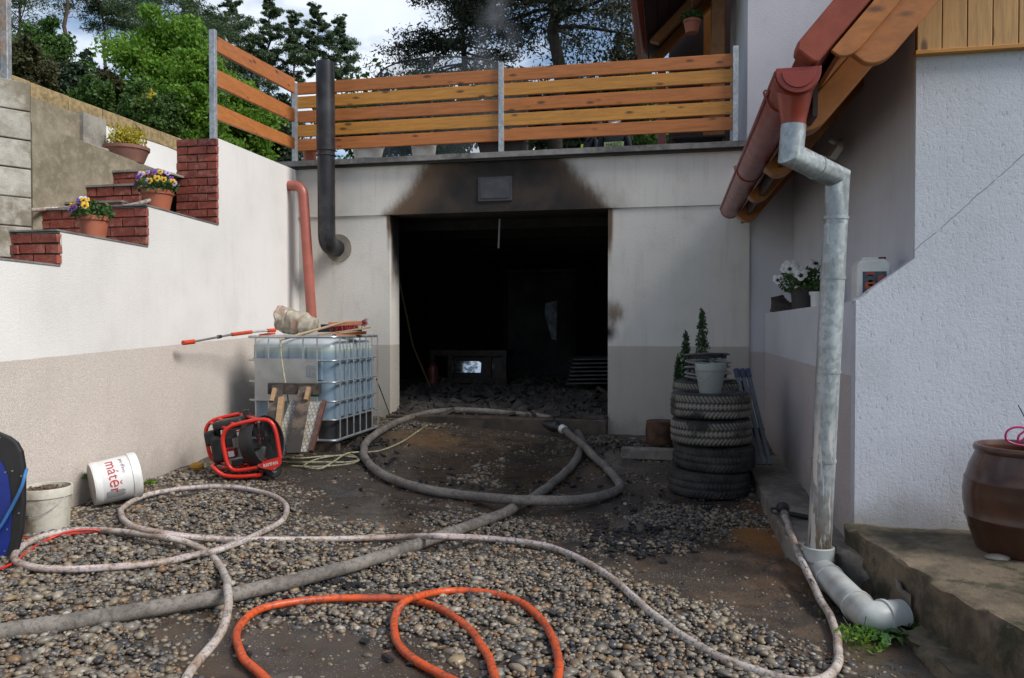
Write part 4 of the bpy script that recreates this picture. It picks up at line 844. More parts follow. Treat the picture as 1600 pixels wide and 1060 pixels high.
for (x, y) in ((560, 125), (640, 105)): MB().tube([fq(x, y, .95), fq(x, y, .9)], .012, 10).build('knob', M_BLKP, fa, True)
def text(name, s, size, M_, mat, parent, ext=.0006, bend=None, sx=1, align='CENTER'):
    cu = bpy.data.curves.new(name, 'FONT'); cu.body = s; cu.size = size; cu.align_x = align; cu.align_y = 'CENTER'; cu.extrude = ext; cu.resolution_u = 3
    t = bpy.data.objects.new(name, cu); col.objects.link(t); bpy.context.view_layer.update()
    me = bpy.data.meshes.new_from_object(t.evaluated_get(bpy.context.evaluated_depsgraph_get())); bpy.data.objects.remove(t); bpy.data.curves.remove(cu)
    inv = WM[parent.name].inverted() if parent is not None else Matrix.Identity(4)
    for v in me.vertices:
        c = v.co.copy(); c.x *= sx
        if bend: c = bend(c)
        v.co = inv @ M_ @ c
    me.materials.clear(); me.materials.append(mat); o = bpy.data.objects.new(name, me); link(o, parent); return o
a, c = fp(870, 830, 0) - fw * .017, fp(1060, 785, 0) - fw * .017
X_ = (c - a).normalized(); Z_ = -fw; Y_ = Z_.cross(X_).normalized(); M_ = Matrix((X_, Y_, Z_)).transposed().to_4x4(); M_.translation = (a + c) / 2
text('lettering', 'RAMFAN', .042, M_, M_WHITEP, fa, .001, sx=.72)
# ------------------------------------------------------------------ buckets left
def bucket(name, label, P, r0, r1, hh, mat, tilt=None, rim=True, group=None):
    M0 = Matrix.Translation(P) @ (tilt or Matrix.Identity(4)); t = thing(name, label, 'bucket', P, group=group)
    b = MB(); b.lathe([(0, .0), (r0, .0), (r0 + .002, .006), (r1, hh - .045), (r1, hh), (r1 - .005, hh), (r1 - .006, hh - .02), (r0 - .006, .012), (0, .012)], 40, M0); b.build('body', mat, t, True, ang=50)
    b = MB(); b.lathe([(r1 - .001, hh - .052), (r1 + .006, hh - .05), (r1 + .007, hh - .004), (r1 + .004, hh + .004), (r1 - .004, hh + .003), (r1 - .004, hh - .03)], 40, M0, closed=True); b.build('rim', mat, t, True, ang=60)
    return t, M0
P = onG(72, 836); hd_ = Vector((P.x, P.y, 0)).normalized(); P = P + hd_ * .12; P.z = gz(P.x, P.y)
t, M0 = bucket('bucket', 'dirty white plastic bucket full of gravel near the blue board', P + Vector((0, 0, -.01)), .122, .138, .262, M_DIRTP)
random.seed(8); b = MB()
for i in range(260):
    a = random.uniform(0, 6.28); r = .118 * math.sqrt(random.random()); s = random.uniform(.006, .012); b.ico(M0 @ Vector((r * math.cos(a), r * math.sin(a), .240 + random.uniform(0, .012))), (s, s * .8, s * .7), 1)
b.build('gravel_fill', simple('brown_grit', (.17, .115, .075), .9, var=.6, vs=40), t, True, kind='stuff')
MB().lathe([(0, .236), (.122, .236)], 24, M0).build('fill', M_SOIL, t)
b = MB(); b.tube([M0 @ Vector((.146 * math.cos(a), .146 * math.sin(a), .215 - .105 * math.sin((a - R(200)) / R(155) * math.pi))) for a in [R(200 + 155 * k / 20) for k in range(21)]], .0022, 6); b.build('handle', M_WIRE, t, True)
q_ = M0 @ Vector((.146 * math.cos(R(262)), .146 * math.sin(R(262)), .112)); b = MB(); b.tube([q_ + Vector((-.045, 0.0, -.0)), q_ + Vector((.03, 0, .001))], .008, 10); b.build('grip', M_BLKP, t, True)
# tipped bucket
C0 = atD(143, 764, 5.28); C1 = atD(201, 744, 5.42)
axv = (C1 - C0); axv.z = .03; hB = axv.length; axv.normalize(); C0.z = g(C0.x, C0.y) + .148; q = axv.to_track_quat('Z', 'Y').to_matrix().to_4x4()
t, M0 = bucket('bucket', 'white paint bucket with red lettering lying tipped against the left wall', C0, .142, .152, .285, M_WHITEP, q)
MB().lathe([(0, -.001), (.13, -.001), (.13, .0005)], 30, M0).build('base_disc', simple('scuffed_grey_base', (.42, .40, .38), .6, var=.15, dirt=(.3, .2, .14), dk=.5), t)
MB().lathe([(.1425, .006), (.1455, .008), (.148, .04), (.146, .045), (.144, .04)], 40, M0, closed=True).build('bottom_band', M_WHITEP, t, True)
# cylinder label: angle measured from the direction facing the camera
inv = M0.inverted(); cdir = (inv @ O); th0 = math.atan2(cdir.y, cdir.x); upl = inv.to_3x3() @ zz; thu = math.atan2(upl.y, upl.x); sg = 1 if math.sin(thu - th0) > 0 else -1
def cyl(th, z, r=.1502): a = th0 + sg * th; return Vector((r * math.cos(a), r * math.sin(a), z))
def bendf(thc, zc, rr=.150):
    # text runs downwards round the drum: x -> angle (decreasing), y -> along axis
    return lambda c: cyl(thc - c.x / .15, zc + c.y, .1475 + .004 * (zc + c.y) / .28 + .0012 + max(0, c.z))
REDT = simple('red_print', (.50, .045, .05), .5, bst=0); PURT = simple('purple_print', (.16, .06, .13), .5, bst=0); GRYT = simple('grey_print', (.30, .30, .31), .6, var=.1, bst=0)
text('lettering', 'mátěr', .098, M0, REDT, t, .0003, bendf(.20, .118), 1.0)
text('lettering', 'pro dřevo', .030, M0, PURT, t, .0003, bendf(.62, .185), 1.0)
for ta, tb_, za, zb2 in ((-.86, -.50, .065, .20),):
    b = MB(); v = [cyl(ta + (tb_ - ta) * i / 8, z, .1495) for z in (za, zb2) for i in range(9)]; b.add([M0 @ p for p in v], [(i, i + 1, i + 10, i + 9) for i in range(8)]); b.build('print_block', GRYT, t)
# ------------------------------------------------------------------ blue board at the left edge
bb_ = thing('blue_board', 'blue board with wide black border and rivets at the left edge', 'board', atD(0, 880, 4.15))
def bp(px, py, k=0.): return atD(px, py, 4.1) + fw * k
def rrp(pts, k): return [bp(x, y, k) for x, y in pts]
outl = [(-110, 690), (-60, 662), (-5, 676), (12, 683), (24, 692), (32, 706), (36, 730), (36, 790), (33, 830), (25, 862), (15, 879), (0, 886), (-60, 892), (-110, 870)]
inl = [(-95, 740), (-60, 700), (-30, 704), (-8, 712), (4, 724), (13, 745), (17, 775), (18, 810), (16, 845), (10, 866), (0, 878), (-60, 880), (-95, 860)]
MB().prism(rrp(outl, 0), fw * .035).build('border', M_BLKP, bb_, bev=.008); MB().prism(rrp(inl, -.004), fw * .0035).build('blue_panel', simple('royal_blue_plastic', (.008, .028, .22), .42, var=.2), bb_)
for x, y in ((9, 738), (20, 736), (34, 744), (12, 827), (8, 861), (0, 684), (30, 802)): MB().tube([bp(x, y, -.006), bp(x, y, .001)], .0045, 8).build('rivet', M_ALU, bb_, True)
tag(MB().tube(spline([bp(36, 735, .03), bp(40, 745, -.01), bp(38, 758, -.018), bp(28, 780, -.02), bp(14, 806, -.02), bp(-2, 830, -.02), bp(-40, 862, -.02)]), .0085, 10).build('rope', M_ROPE, None, True), 'light blue rope hanging across the blue board', 'rope')
# ------------------------------------------------------------------ tyres
def tyre_mesh(name, rr, wd, seed):
    n, tr = 177, 13; V = []; C = []; prof = []
    hw_ = wd / 2
    side = [(rr * .62, -hw_ * .82), (rr * .66, -hw_ * .95), (rr * .78, -hw_ * 1.02), (rr * .90, -hw_ * .98), (rr * .96, -hw_ * .86)]
    tread = [(rr * (1 - .018 * abs(t) ** 3), hw_ * .84 * t) for t in np.linspace(-1, 1, tr)]
    prof = side + tread + [(r, -z) for r, z in side[::-1]] + [(rr * .60, hw_ * .5), (rr * .60, -hw_ * .5)]
    for k in range(n):
        a = 2 * math.pi * k / n
        for i, (r, z) in enumerate(prof):
            m = 0
            if len(side) <= i < len(side) + tr:
                t = z / (hw_ * .84); ph = (k + abs(t) * 5.0) % 3; groove = ph < 1.05 and abs(t) > .06; groove = groove or abs(abs(t) - .35) < .05
                m = 0 if groove else 1; r = r - (.0095 if groove else 0)
            V.append((r * math.cos(a), r * math.sin(a), z)); C.append((m, 0, 0))
    p = len(prof); Fc = [(k * p + i, ((k + 1) % n) * p + i, ((k + 1) % n) * p + (i + 1) % p, k * p + (i + 1) % p) for k in range(n) for i in range(p)]
    return V, Fc, C
V, Fc, C = tyre_mesh('t', .315, .198, 0); TY = None
tyl = ['lowest black tyre of the front stack, clean and wet', 'second tyre from the ground in the front stack, patch of pale mud', 'third tyre from the ground in the front stack, pale dusty tread', 'topmost tyre of the front stack under the grey bucket']
tc_ = []
for i, (px, py) in enumerate(((1110, 785), (1117, 744), (1111, 703), (1111, 662))):
    if i == 0: base = onG(px, py); base += Vector((.0, .315, 0)); base.z = g(base.x, base.y) - .01; bx0 = base
    off = ((0, 0), (.045, .02), (.015, -.01), (.012, .0))[i]
    o = npmesh('tyre', V, Fc, M_RUB, None, C, True) if TY is None else bpy.data.objects.new('tyre', TY.data)
    if TY is None: TY = o; o.data.set_sharp_from_angle(angle=R(40))
    else: col.objects.link(o)
    o.location = (bx0.x + off[0], bx0.y + off[1], bx0.z + .1 + i * .203); o.rotation_euler = ((.0, .012, -.01, .008)[i], (.01, -.012, .01, 0)[i], i * 1.3); tag(o, tyl[i], 'tyre', 'tyres stacked by the right wall'); WM[o.name] = Matrix.Translation(o.location)
    tc_.append(o.location.copy())
for i in range(4):
    o = bpy.data.objects.new('tyre', TY.data); col.objects.link(o); o.location = (bx0.x + .03, bx0.y + .66, bx0.z + .14 + i * .205); o.rotation_euler = (0, 0, i * 2.1); tag(o, ('lowest tyre of the rear stack behind the front tyres', 'second tyre from the ground in the rear stack', 'third tyre from the ground in the rear stack', 'topmost tyre of the rear stack beneath the silver hubcaps')[i], 'tyre', 'tyres stacked by the right wall')
ztop = tc_[3].z + .1
P = Vector((onY(1110, 600, tc_[3].y - .12).x, tc_[3].y - .12, ztop - .01))
t, M0 = bucket('bucket', 'pale grey bucket standing on the front tyre stack', P, .082, .112, .235, M_GREYPL)
MB().tube([M0 @ Vector((.116 * math.cos(a), .116 * math.sin(a), .205 - .10 * math.sin((a - R(185)) / R(90) * math.pi) * (1 if a < R(275) else .0))) for a in [R(185 + 90 * k / 14) for k in range(15)]], .002, 6).build('handle', M_WIRE, t, True)
# hubcaps
SIL = simple('silver_hubcap_plastic', (.34, .35, .37), .3, .55, var=.1, bst=0)
for i in range(5):
    zc = bx0.z + .14 + 3 * .205 + .125 + i * .047; c = Vector((bx0.x + .015 + .012 * math.sin(i * 3), bx0.y + .62, zc))
    if i == 4: c.z += .012
    hc = thing('hubcap', ('lowest silver hubcap of the pile on the rear tyres', 'second lowest silver hubcap of the pile', 'middle silver hubcap of the pile', 'silver hubcap second from the top of the pile', 'topmost dark spoked hubcap of the pile')[i], 'hubcap', c, i * .7, 'hubcaps piled on the rear tyres')
    dk = SIL if i < 4 else simple('dark_hubcap', (.10, .105, .115), .3, .5, bst=0)
    tl = Matrix.Translation(c) @ Euler((.05 * math.sin(i * 2), .06 * math.cos(i * 3), i * .7)).to_matrix().to_4x4()
    MB().lathe([(.175, -.012), (.196, -.008), (.198, .0), (.186, .008), (.172, .006)], 36, tl, closed=True).build('rim_ring', dk, hc, True)
    MB().lathe([(0, .018), (.03, .018), (.045, .008), (.03, -.004), (0, -.004)], 20, tl).build('centre', dk, hc, True)
    for k in range(9):
        a = k * R(40); b = MB(); b.beam(tl @ Vector((.03 * math.cos(a), .03 * math.sin(a), .012)), tl @ Vector((.18 * math.cos(a), .18 * math.sin(a), .002)), .022, .008, tw=1.3); b.build('spoke', dk, hc)
    b = MB(); b.lathe([(.15, -.03), (.155, -.03), (.155, -.004), (.15, -.004)], 24, tl, closed=True)
    for k in range(12):
        a = k * R(30) + i; b.box(tl @ Vector((.155 * math.cos(a), .155 * math.sin(a), -.024)), (.02, .02, .03))
    b.build('clip_ring', M_BLKP, hc)
# leaning aluminium rails
ra = thing('rail_bundle', 'bundle of grey metal rails in blue film leaning by the tyres', 'rails', onG(1195, 728))
for i in range(3):
    a = onY(1150 + i * 9, 578, 6.95 + .02 * i); c = onY(1185 + i * 9, 726, 6.55 + .02 * i); b = MB(); b.beam(a, c, .034, .03, up=(0, 1, 0)); b.build('rail', simple('blue_grey_rail', (.10, .115, .135), .5, .3, var=.2, bst=0), ra, bev=.004)
    d = (c - a); MB().beam(a - d * .012 + Vector((0, -.004, 0)), a + d * .09 + Vector((0, -.004, 0)), .044, .04, up=(0, 1, 0)).build('blue_film', simple('blue_film', (.03, .045, .11), .3, bst=.2), ra, bev=.012)
for i in range(2):
    a = onY(1146 + i * 7, 600, 6.9); c = onY(1158 + i * 7, 640, 6.9); MB().beam(a, c, .03, .02, up=(0, 1, 0)).build('short_rail', simple('pale_rail', (.35, .42, .52), .35, .4, bst=0), ra)
# log and concrete block
P = onG(1030, 712); P.y += .12; P.z = gz(P.x, P.y)
tag(MB().box(onG(1012, 718) + Vector((0, .1, .04)), (.50, .14, .10), rz=-.02).build('concrete_block', M_KERB, None, bev=.01), 'flat grey concrete block lying before the right pillar', 'block')
b = MB(); Pk = onG(1032, 706) + Vector((0, .16, .06)); b.lathe([(0, 0), (.145, 0), (.15, .04), (.147, .12), (.143, .22), (.138, .225), (0, .225)], 26, Matrix.Translation(Pk)); b.v = [p + Vector((mnoise.noise(p * 12), mnoise.noise(p * 12 + Vector((4, 0, 0))), 0)) * .014 for p in b.v]
tag(b.build('chopping_log', simple('weathered_log', (.10, .05, .028), .85, var=.6, vs=9, bs=20, bst=.8), None, True), 'short round log standing on the concrete block beside the tyres', 'log')
# ledge things
def shoe(P, rz):
    t = thing('boot', 'worn dark brown ankle boot standing on the ledge end', 'boot', P, rz); M_ = Matrix.Translation(P) @ Matrix.Rotation(rz, 4, 'Z')
    secs = []
    for z, x0, x1, wv in ((.02, -.07, .20, .045), (.045, -.068, .205, .046), (.075, -.066, .17, .042), (.10, -.066, .10, .038), (.125, -.068, .06, .036), (.15, -.07, .05, .036), (.155, -.062, .045, .03)):
        secs.append([M_ @ Vector(((x0 + x1) / 2 + (x1 - x0) / 2 * math.cos(a * R(15)), wv * math.sin(a * R(15)) * (1 - .15 * math.cos(a * R(15))), z + (.012 * math.cos(a * R(15)) if z > .1 else 0))) for a in range(24)])
    b = MB(); b.add(sum(secs, []), [(i * 24 + k, i * 24 + (k + 1) % 24, i * 24 + 24 + (k + 1) % 24, i * 24 + 24 + k) for i in range(6) for k in range(24)] + [[6 * 24 + k for k in range(24)]])
    b.v = [p + Vector((0, 0, 1)) * mnoise.noise(p * 30) * .006 for p in b.v]; b.build('upper', simple('worn_brown_leather', (.045, .028, .018), .6, var=.5, vs=25, bs=60, bst=.5), t, True, ang=70)
    MB().prism([M_ @ Vector((.065 + .142 * math.cos(a * R(15)), .05 * math.sin(a * R(15)), 0)) for a in range(24)], (0, 0, .026)).build('sole', M_BLKP, t, bev=.003)
    for k in range(4): MB().tube([M_ @ Vector((.05 + .025 * k, -.028, .135 - .022 * k)), M_ @ Vector((.055 + .025 * k, .028, .135 - .022 * k))], .003, 6).build('lace', M_DIRTP, t, True)
    return t
shoe(Vector((onY(1210, 488, 8.0).x + .03, 7.95, ZL)), R(-8))
# leaf clouds
def leaves(cs, rad, n, size, rng, aspect=.5, flat=.0, up=0.0, pw=.45):
    cs = np.asarray(cs, dtype=float); k = len(cs); idx = rng.integers(0, k, n)
    d = rng.normal(size=(n, 3)); d /= np.linalg.norm(d, axis=1)[:, None]; rr = rng.random(n) ** pw * 1.1
    rad = np.asarray(rad, dtype=float); rv = rad[idx] if rad.ndim > 1 else np.repeat(rad[None, :], n, 0) if rad.ndim == 1 and len(rad) == 3 else np.repeat(rad, 3).reshape(1, 3).repeat(n, 0)
    c = cs[idx] + d * rr[:, None] * rv
    a = rng.normal(size=(n, 3)); a[:, 2] = a[:, 2] * (1 - flat) + up; a /= np.linalg.norm(a, axis=1)[:, None]; b = rng.normal(size=(n, 3)); b -= a * (a * b).sum(1)[:, None]; b /= np.linalg.norm(b, axis=1)[:, None]
    s = size * (.6 + .8 * rng.random(n))[:, None]; w_ = s * aspect
    V = np.stack([c - a * s, c + b * w_ - a * s * .1, c + a * s, c - b * w_ - a * s * .1], 1).reshape(-1, 3); Fc = np.arange(4 * n).reshape(-1, 4)
    t = rng.random(n); C = np.zeros((n, 3)); C[:, 0] = t * .7 + .3 * rng.random(k)[idx]; return V, Fc, np.repeat(C, 4, 0)
rng = np.random.default_rng(7)
def flower(P, dr, s, pet, par, blot, eye, pet2=None):
    z = dr.normalized(); x = z.orthogonal().normalized(); up = (zz - z * z.z).normalized(); x = up.cross(z); b = MB()
    def pt(u, v, h=0): return P + x * u * s + up * v * s + z * h * s
    for (u, v, r) in ((-.5, .55, .55), (.5, .55, .55), (-.62, -.05, .5), (.62, -.05, .5), (0, -.5, .6)):
        k = len(b.v); q = [pt(u, v, .12)] + [pt(u + r * math.cos(a * R(45)), v + r * math.sin(a * R(45)) * .9, -.05) for a in range(8)]; b.add(q, [(0, i + 1, (i + 1) % 8 + 1) for i in range(8)])
    f = b.build('flower', pet, par); b = MB()
    q = [pt(.5 * math.cos(a * R(36)) * (1 if a % 2 else .55), -.12 + .5 * math.sin(a * R(36)) * (1 if a % 2 else .55), .17) for a in range(10)]; b.add([pt(0, -.1, .19)] + q, [(0, i + 1, (i + 1) % 10 + 1) for i in range(10)]); b.build('blotch', blot, f)
PW = simple('white_petals', (.70, .70, .68), .6, bst=0); PP = simple('violet_petals', (.13, .03, .26), .6, bst=0); PL_ = simple('lilac_petals', (.45, .33, .60), .6, bst=0); PY = simple('yellow_petals', (.70, .42, .015), .6, bst=0); PD = simple('dark_purple_blotch', (.02, .008, .025), .7, bst=0)
def pot(P, r0, r1, hh, mat, name, label, cat='flower pot', square=False, group=None):
    t = thing(name, label, cat, P, group=group); M_ = Matrix.Translation(P)
    if square: MB().box(P + Vector((0, 0, hh / 2)), (r0 * 2, r0 * 2, hh), taper=r1 / r0).build('pot', mat, t, bev=.006)
    else: MB().lathe([(0, 0), (r0, 0), (r1 - .008, hh * .8), (r1, hh * .8), (r1 + .003, hh), (r1 - .006, hh), (r1 - .01, hh * .85), (0, hh * .85)], 32, M_).build('pot', mat, t, True, ang=50)
    MB().lathe([(0, hh * .9), (r1 * .9, hh * .88)], 20, M_).build('soil', M_SOIL, t); return t
def pansies(t, P, hh, r, nl, fl, rngs, s=.022):
    V, Fc, C = leaves([P + Vector((0, 0, hh + r * .35))], (r * 1.05, r * 1.05, r * .6), nl, .016, rng, .5); npmesh('foliage', V, Fc, M_POTG, t, C)
    random.seed(rngs)
    for i, m in enumerate(fl):
        a = random.uniform(math.pi * .95, math.pi * 2.05); el = random.uniform(.1, 1.15); d = Vector((math.cos(a) * math.cos(el), math.sin(a) * math.cos(el), math.sin(el)))
        q = P + Vector((0, 0, hh + r * .35)) + Vector((d.x * r * 1.15, d.y * r * 1.15, d.z * r * .85)); dd = (d * .5 + (O - q).normalized() * .9 + zz * .1 + Vector((random.uniform(-.3, .3), 0, random.uniform(-.2, .2))))
        flower(q, dd, s * random.uniform(.85, 1.15), m, t, PD, PY)
P = onL(260, 331) + Vector((-.14, .0, 0)); P.z = Z2 + .011; P.y += .08
t = pot(P, .092, .128, .175, M_TERRA, 'pansy_pot', 'terracotta pot of purple and yellow pansies on the higher wall step'); pansies(t, P, .16, .15, 900, [PP, PL_, PY, PL_, PY, PP, PL_, PY, PP, PY, PP, PL_, PY, PY, PP, PL_, PP, PY], 5)
P = onL(156, 371) + Vector((-.10, .0, 0)); P.z = Z1 + .011; P.y += .06
t = pot(P, .078, .105, .155, M_TERRA, 'pansy_pot', 'terracotta pot of purple and yellow pansies on the lower wall step'); pansies(t, P, .14, .125, 800, [PP, PY, PW, PY, PP, PL_, PY, PP, PY, PW, PP, PP, PY, PL_], 11)
Yp = 6.75; P = Vector((onY(1258, 480, Yp).x - .0, Yp, ZL)); t = pot(P, .10, .12, .17, simple('dark_grey_pot', (.035, .03, .032), .6), 'white_pansy_pot', 'dark grey pot of white pansies with dark centres on the ledge')
pansies(t, P, .16, .19, 1300, [PW] * 16, 3, .042)
P = Vector((XW2 + .10, 6.2, ZL)); t = pot(P, .05, .062, .12, M_WHITEP, 'small_white_pot', 'small white pot partly hidden by the downpipe on the ledge')
V, Fc, C = leaves([P + Vector((0, 0, .16))], (.06, .06, .05), 120, .014, rng, .5); npmesh('foliage', V, Fc, M_POTG, t, C)
# canister
Yc = YN + .14; c0, c1 = onY(1339, 468, Yc), onY(1393, 404, Yc)
P = Vector(((c0.x + c1.x) / 2, Yc, ZL)); t = thing('canister', 'white plastic canister with a dark printed label on the ledge', 'canister', P); wd_ = (c1.x - c0.x); hc_ = c1.z - ZL
b = MB(); b.prism([(P.x - wd_ / 2, Yc, ZL + .002), (P.x + wd_ / 2, Yc, ZL + .002), (P.x + wd_ / 2, Yc, ZL + hc_ * .86), (P.x + wd_ * .36, Yc, ZL + hc_), (P.x - wd_ * .36, Yc, ZL + hc_), (P.x - wd_ / 2, Yc, ZL + hc_ * .86)], (0, .15, 0)); b.build('body', M_WHITEP, t, bev=.014, seg=4)
MB().bb((P.x - .05, Yc + .05, ZL + hc_ - .001), (P.x + .04, Yc + .09, ZL + hc_ + .012)).build('handle', M_WHITEP, t, bev=.005)
MB().tube([(P.x + wd_ * .3, Yc + .06, ZL + hc_ * .93), (P.x + wd_ * .3, Yc + .06, ZL + hc_ + .012)], .022, 16).build('cap', simple('dark_red_cap', (.16, .015, .015), .4), t, True)
la, lb = P.x - wd_ * .34, P.x + wd_ * .36; lz0, lz1 = ZL + hc_ * .18, ZL + hc_ * .70
lb_ = MB().bb((la, Yc - .0015, lz0), (lb, Yc - .0002, lz1)).build('label', simple('slate_label', (.06, .08, .10), .5, var=.4, vs=40, bst=0), t)
def lab(x0, x1, z0, z1, c, nm):
    MB().prism([((la + (lb - la) * (x0 + x1) / 2) + (lb - la) * (x1 - x0) / 2 * math.cos(a * R(20)), Yc - .0018, (lz0 + (lz1 - lz0) * (z0 + z1) / 2) + (lz1 - lz0) * (z1 - z0) / 2 * math.sin(a * R(20))) for a in range(18)], (0, .0005, 0)).build(nm, simple(nm, c, .5, bst=0), lb_)
lab(.12, .52, .80, .98, (.42, .05, .04), 'red_print'); lab(.16, .50, .78, .86, (.04, .20, .12), 'green_print'); lab(.10, .56, .12, .62, (.50, .11, .04), 'orange_print'); lab(.14, .5, .52, .74, (.11, .11, .12), 'grey_print'); lab(.62, .98, .45, .85, (.35, .10, .07), 'small_red_print'); lab(.22, .46, .34, .44, (.5, .48, .45), 'white_print')
# crock
P = onZ(1602, 880, ZS); P = P + Vector((P.x, P.y, 0)).normalized() * .20; P.z = ZS - .004
t = thing('stoneware_crock', 'large brown glazed stoneware crock on the concrete step', 'crock', P)
s_ = .93; pr_ = [(0, 0), (.205, 0), (.222, .02), (.255, .12), (.270, .185), (.276, .19), (.276, .197), (.273, .202), (.283, .27), (.285, .33), (.278, .385), (.279, .392), (.277, .40), (.272, .404), (.255, .47), (.232, .525), (.228, .54), (.236, .548), (.238, .565), (.232, .578), (.218, .58), (.212, .565), (.208, .54), (.22, .48), (.0, .42)]
MB().lathe([(r * s_, z * .885) for r, z in pr_], 56, Matrix.Translation(P)).build('body', M_GLAZE, t, True, ang=60)
P0 = P + Vector((.07, 0, .34)); rb_ = thing('dry_twig_bunch', 'bunch of dark twigs tied with a pink ribbon in the crock', 'twigs', P0)
random.seed(2); b = MB()
for i in range(5): a = random.uniform(0, 6.28); b.tube([P0 + Vector((.02 * math.cos(a), .02 * math.sin(a), 0)), P0 + Vector((.06 * math.cos(a), .06 * math.sin(a), .22)), P0 + Vector((-.03 + .13 * math.cos(a), .1 * math.sin(a), .34 + .05 * random.random()))], [.006, .004, .002], 6)
b.build('twigs', M_BARKD, rb_, True, kind='stuff')
qk = onY(1592, 694, P.y - .02); MB().tube(spline([qk + Vector((x, 0, z)) for x, z in ((.04, -.01), (-.02, .0), (-.055, .02), (-.05, .06), (-.01, .08), (.03, .07), (-.0, .04), (.0, .01), (.05, .05), (.09, .07))], .01), .005, 6).build('ribbon', simple('pink_ribbon', (.55, .015, .13), .4, bst=0), rb_, True)
tag(MB().ico(onZ(1558, 872, ZS + .01), (.055, .035, .018), 2).build('flat_stone', M_KERB, None, True), 'flat grey stone lying at the foot of the crock', 'stone')
# terrace pots
def tpot(px, w_px, py0, py1, Y, mat, lab_, r0k=.72):
    a, c = onY(px - w_px / 2, py0, Y), onY(px + w_px / 2, py0, Y); base = ZC + .088; hh = a.z - base
    return pot(Vector(((a.x + c.x) / 2, Y, base)), (c.x - a.x) / 2 * r0k, (c.x - a.x) / 2, hh, mat, 'planter', lab_)
tpot(575, 48, 227, 250, YF + .26, M_WHITEP, 'wide white bowl planter standing under the fence left of two white ones'); tpot(662, 40, 222, 245, YF + .26, M_WHITEP, 'tall white planter standing under the fence, right one of two white', .8)
tpot(484, 22, 232, 255, YF + .22, M_TERRA, 'small terracotta pot under the fence beside the black stove pipe')
a, c = onY(748, 222, YF + .22), onY(822, 219, YF + .22); t = thing('trough_planter', 'dark sagging trough planter with sparse greens under the fence', 'planter', ((a.x + c.x) / 2, YF + .22, ZC + .09))
MB().prism([(a.x + .05, YF + .12, ZC + .088), (c.x - .05, YF + .12, ZC + .088), (c.x, YF + .12, c.z), (c.x - .12, YF + .12, c.z - .03), (a.x + .1, YF + .12, a.z - .025), (a.x, YF + .12, a.z)], (0, .2, 0)).build('trough', simple('dark_brown_trough', (.04, .03, .028), .7), t, bev=.006)
V, Fc, C = leaves([Vector((a.x + .15 + k * .1, YF + .22, a.z + .0)) for k in range(5)], (.1, .08, .04), 200, .02, rng, .4, up=.5); npmesh('foliage', V, Fc, M_POTG, t, C)
# hanging pot
P = onY(1081, 52, 9.9); t = thing('hanging_pot', 'terracotta pot with green plant hanging under the porch roof', 'hanging pot', P)
MB().lathe([(0, 0), (.075, 0), (.10, .12), (.108, .12), (.11, .155), (.10, .155), (.098, .13), (0, .13)], 24, Matrix.Translation(P)).build('pot', M_TERRA, t, True); MB().tube([P + Vector((0, 0, .14)), (P.x, P.y, 6.4)], .003, 5).build('hanger', M_WIRE, t)
V, Fc, C = leaves([P + Vector((0, 0, .2))], (.13, .13, .07), 350, .03, rng, .4, up=.4); npmesh('foliage', V, Fc, M_POTG, t, C)
# bowl on retaining wall
P = onX(198, 249, WX - .14); P.z = pa.z - .06; t = pot(P + Vector((0, .0, .0)), .15, .205, .15, M_TERRD, 'bowl_planter', 'wide dull terracotta bowl with yellow green shrub on the retaining wall')
V, Fc, C = leaves([P + Vector((math.cos(a) * .08, math.sin(a) * .08, .22)) for a in range(6)], (.1, .1, .13), 1300, .022, rng, .35, up=.8); npmesh('foliage', V, Fc, M_YEL, t, C)
# dwarf cypress
cyb = onY(1078, 640, 7.7); t = pot(Vector((cyb.x, 7.75, g(cyb.x, 7.7))), .11, .14, .2, M_BLKP, 'dwarf_conifer', 'dark green dwarf conifer with three pointed tips behind the tyres', 'shrub')
for (px, top, bot, rr) in ((1097, 485, 600, .085), (1072, 520, 630, .075), (1060, 560, 640, .055)):
    a, c = onY(px, top, 7.75), onY(px, bot, 7.75); k = 26; cs = [Vector((a.x + random.uniform(-.3, .3) * rr * (1 - i / k), 7.75 + random.uniform(-.3, .3) * rr, c.z + (a.z - c.z) * i / k)) for i in range(k)]; rad = [(rr * (1 - i / k) ** .7 + .012, rr * (1 - i / k) ** .7 + .012, .05) for i in range(k)]
    V, Fc, C = leaves(cs, rad, 1100, .022, rng, .3, up=1.2); npmesh('foliage', V, Fc, M_CYP, t, C)
    MB().tube([(cyb.x, 7.75, .3), c, a], [.012, .01, .004], 6).build('stem', M_BARKD, t)
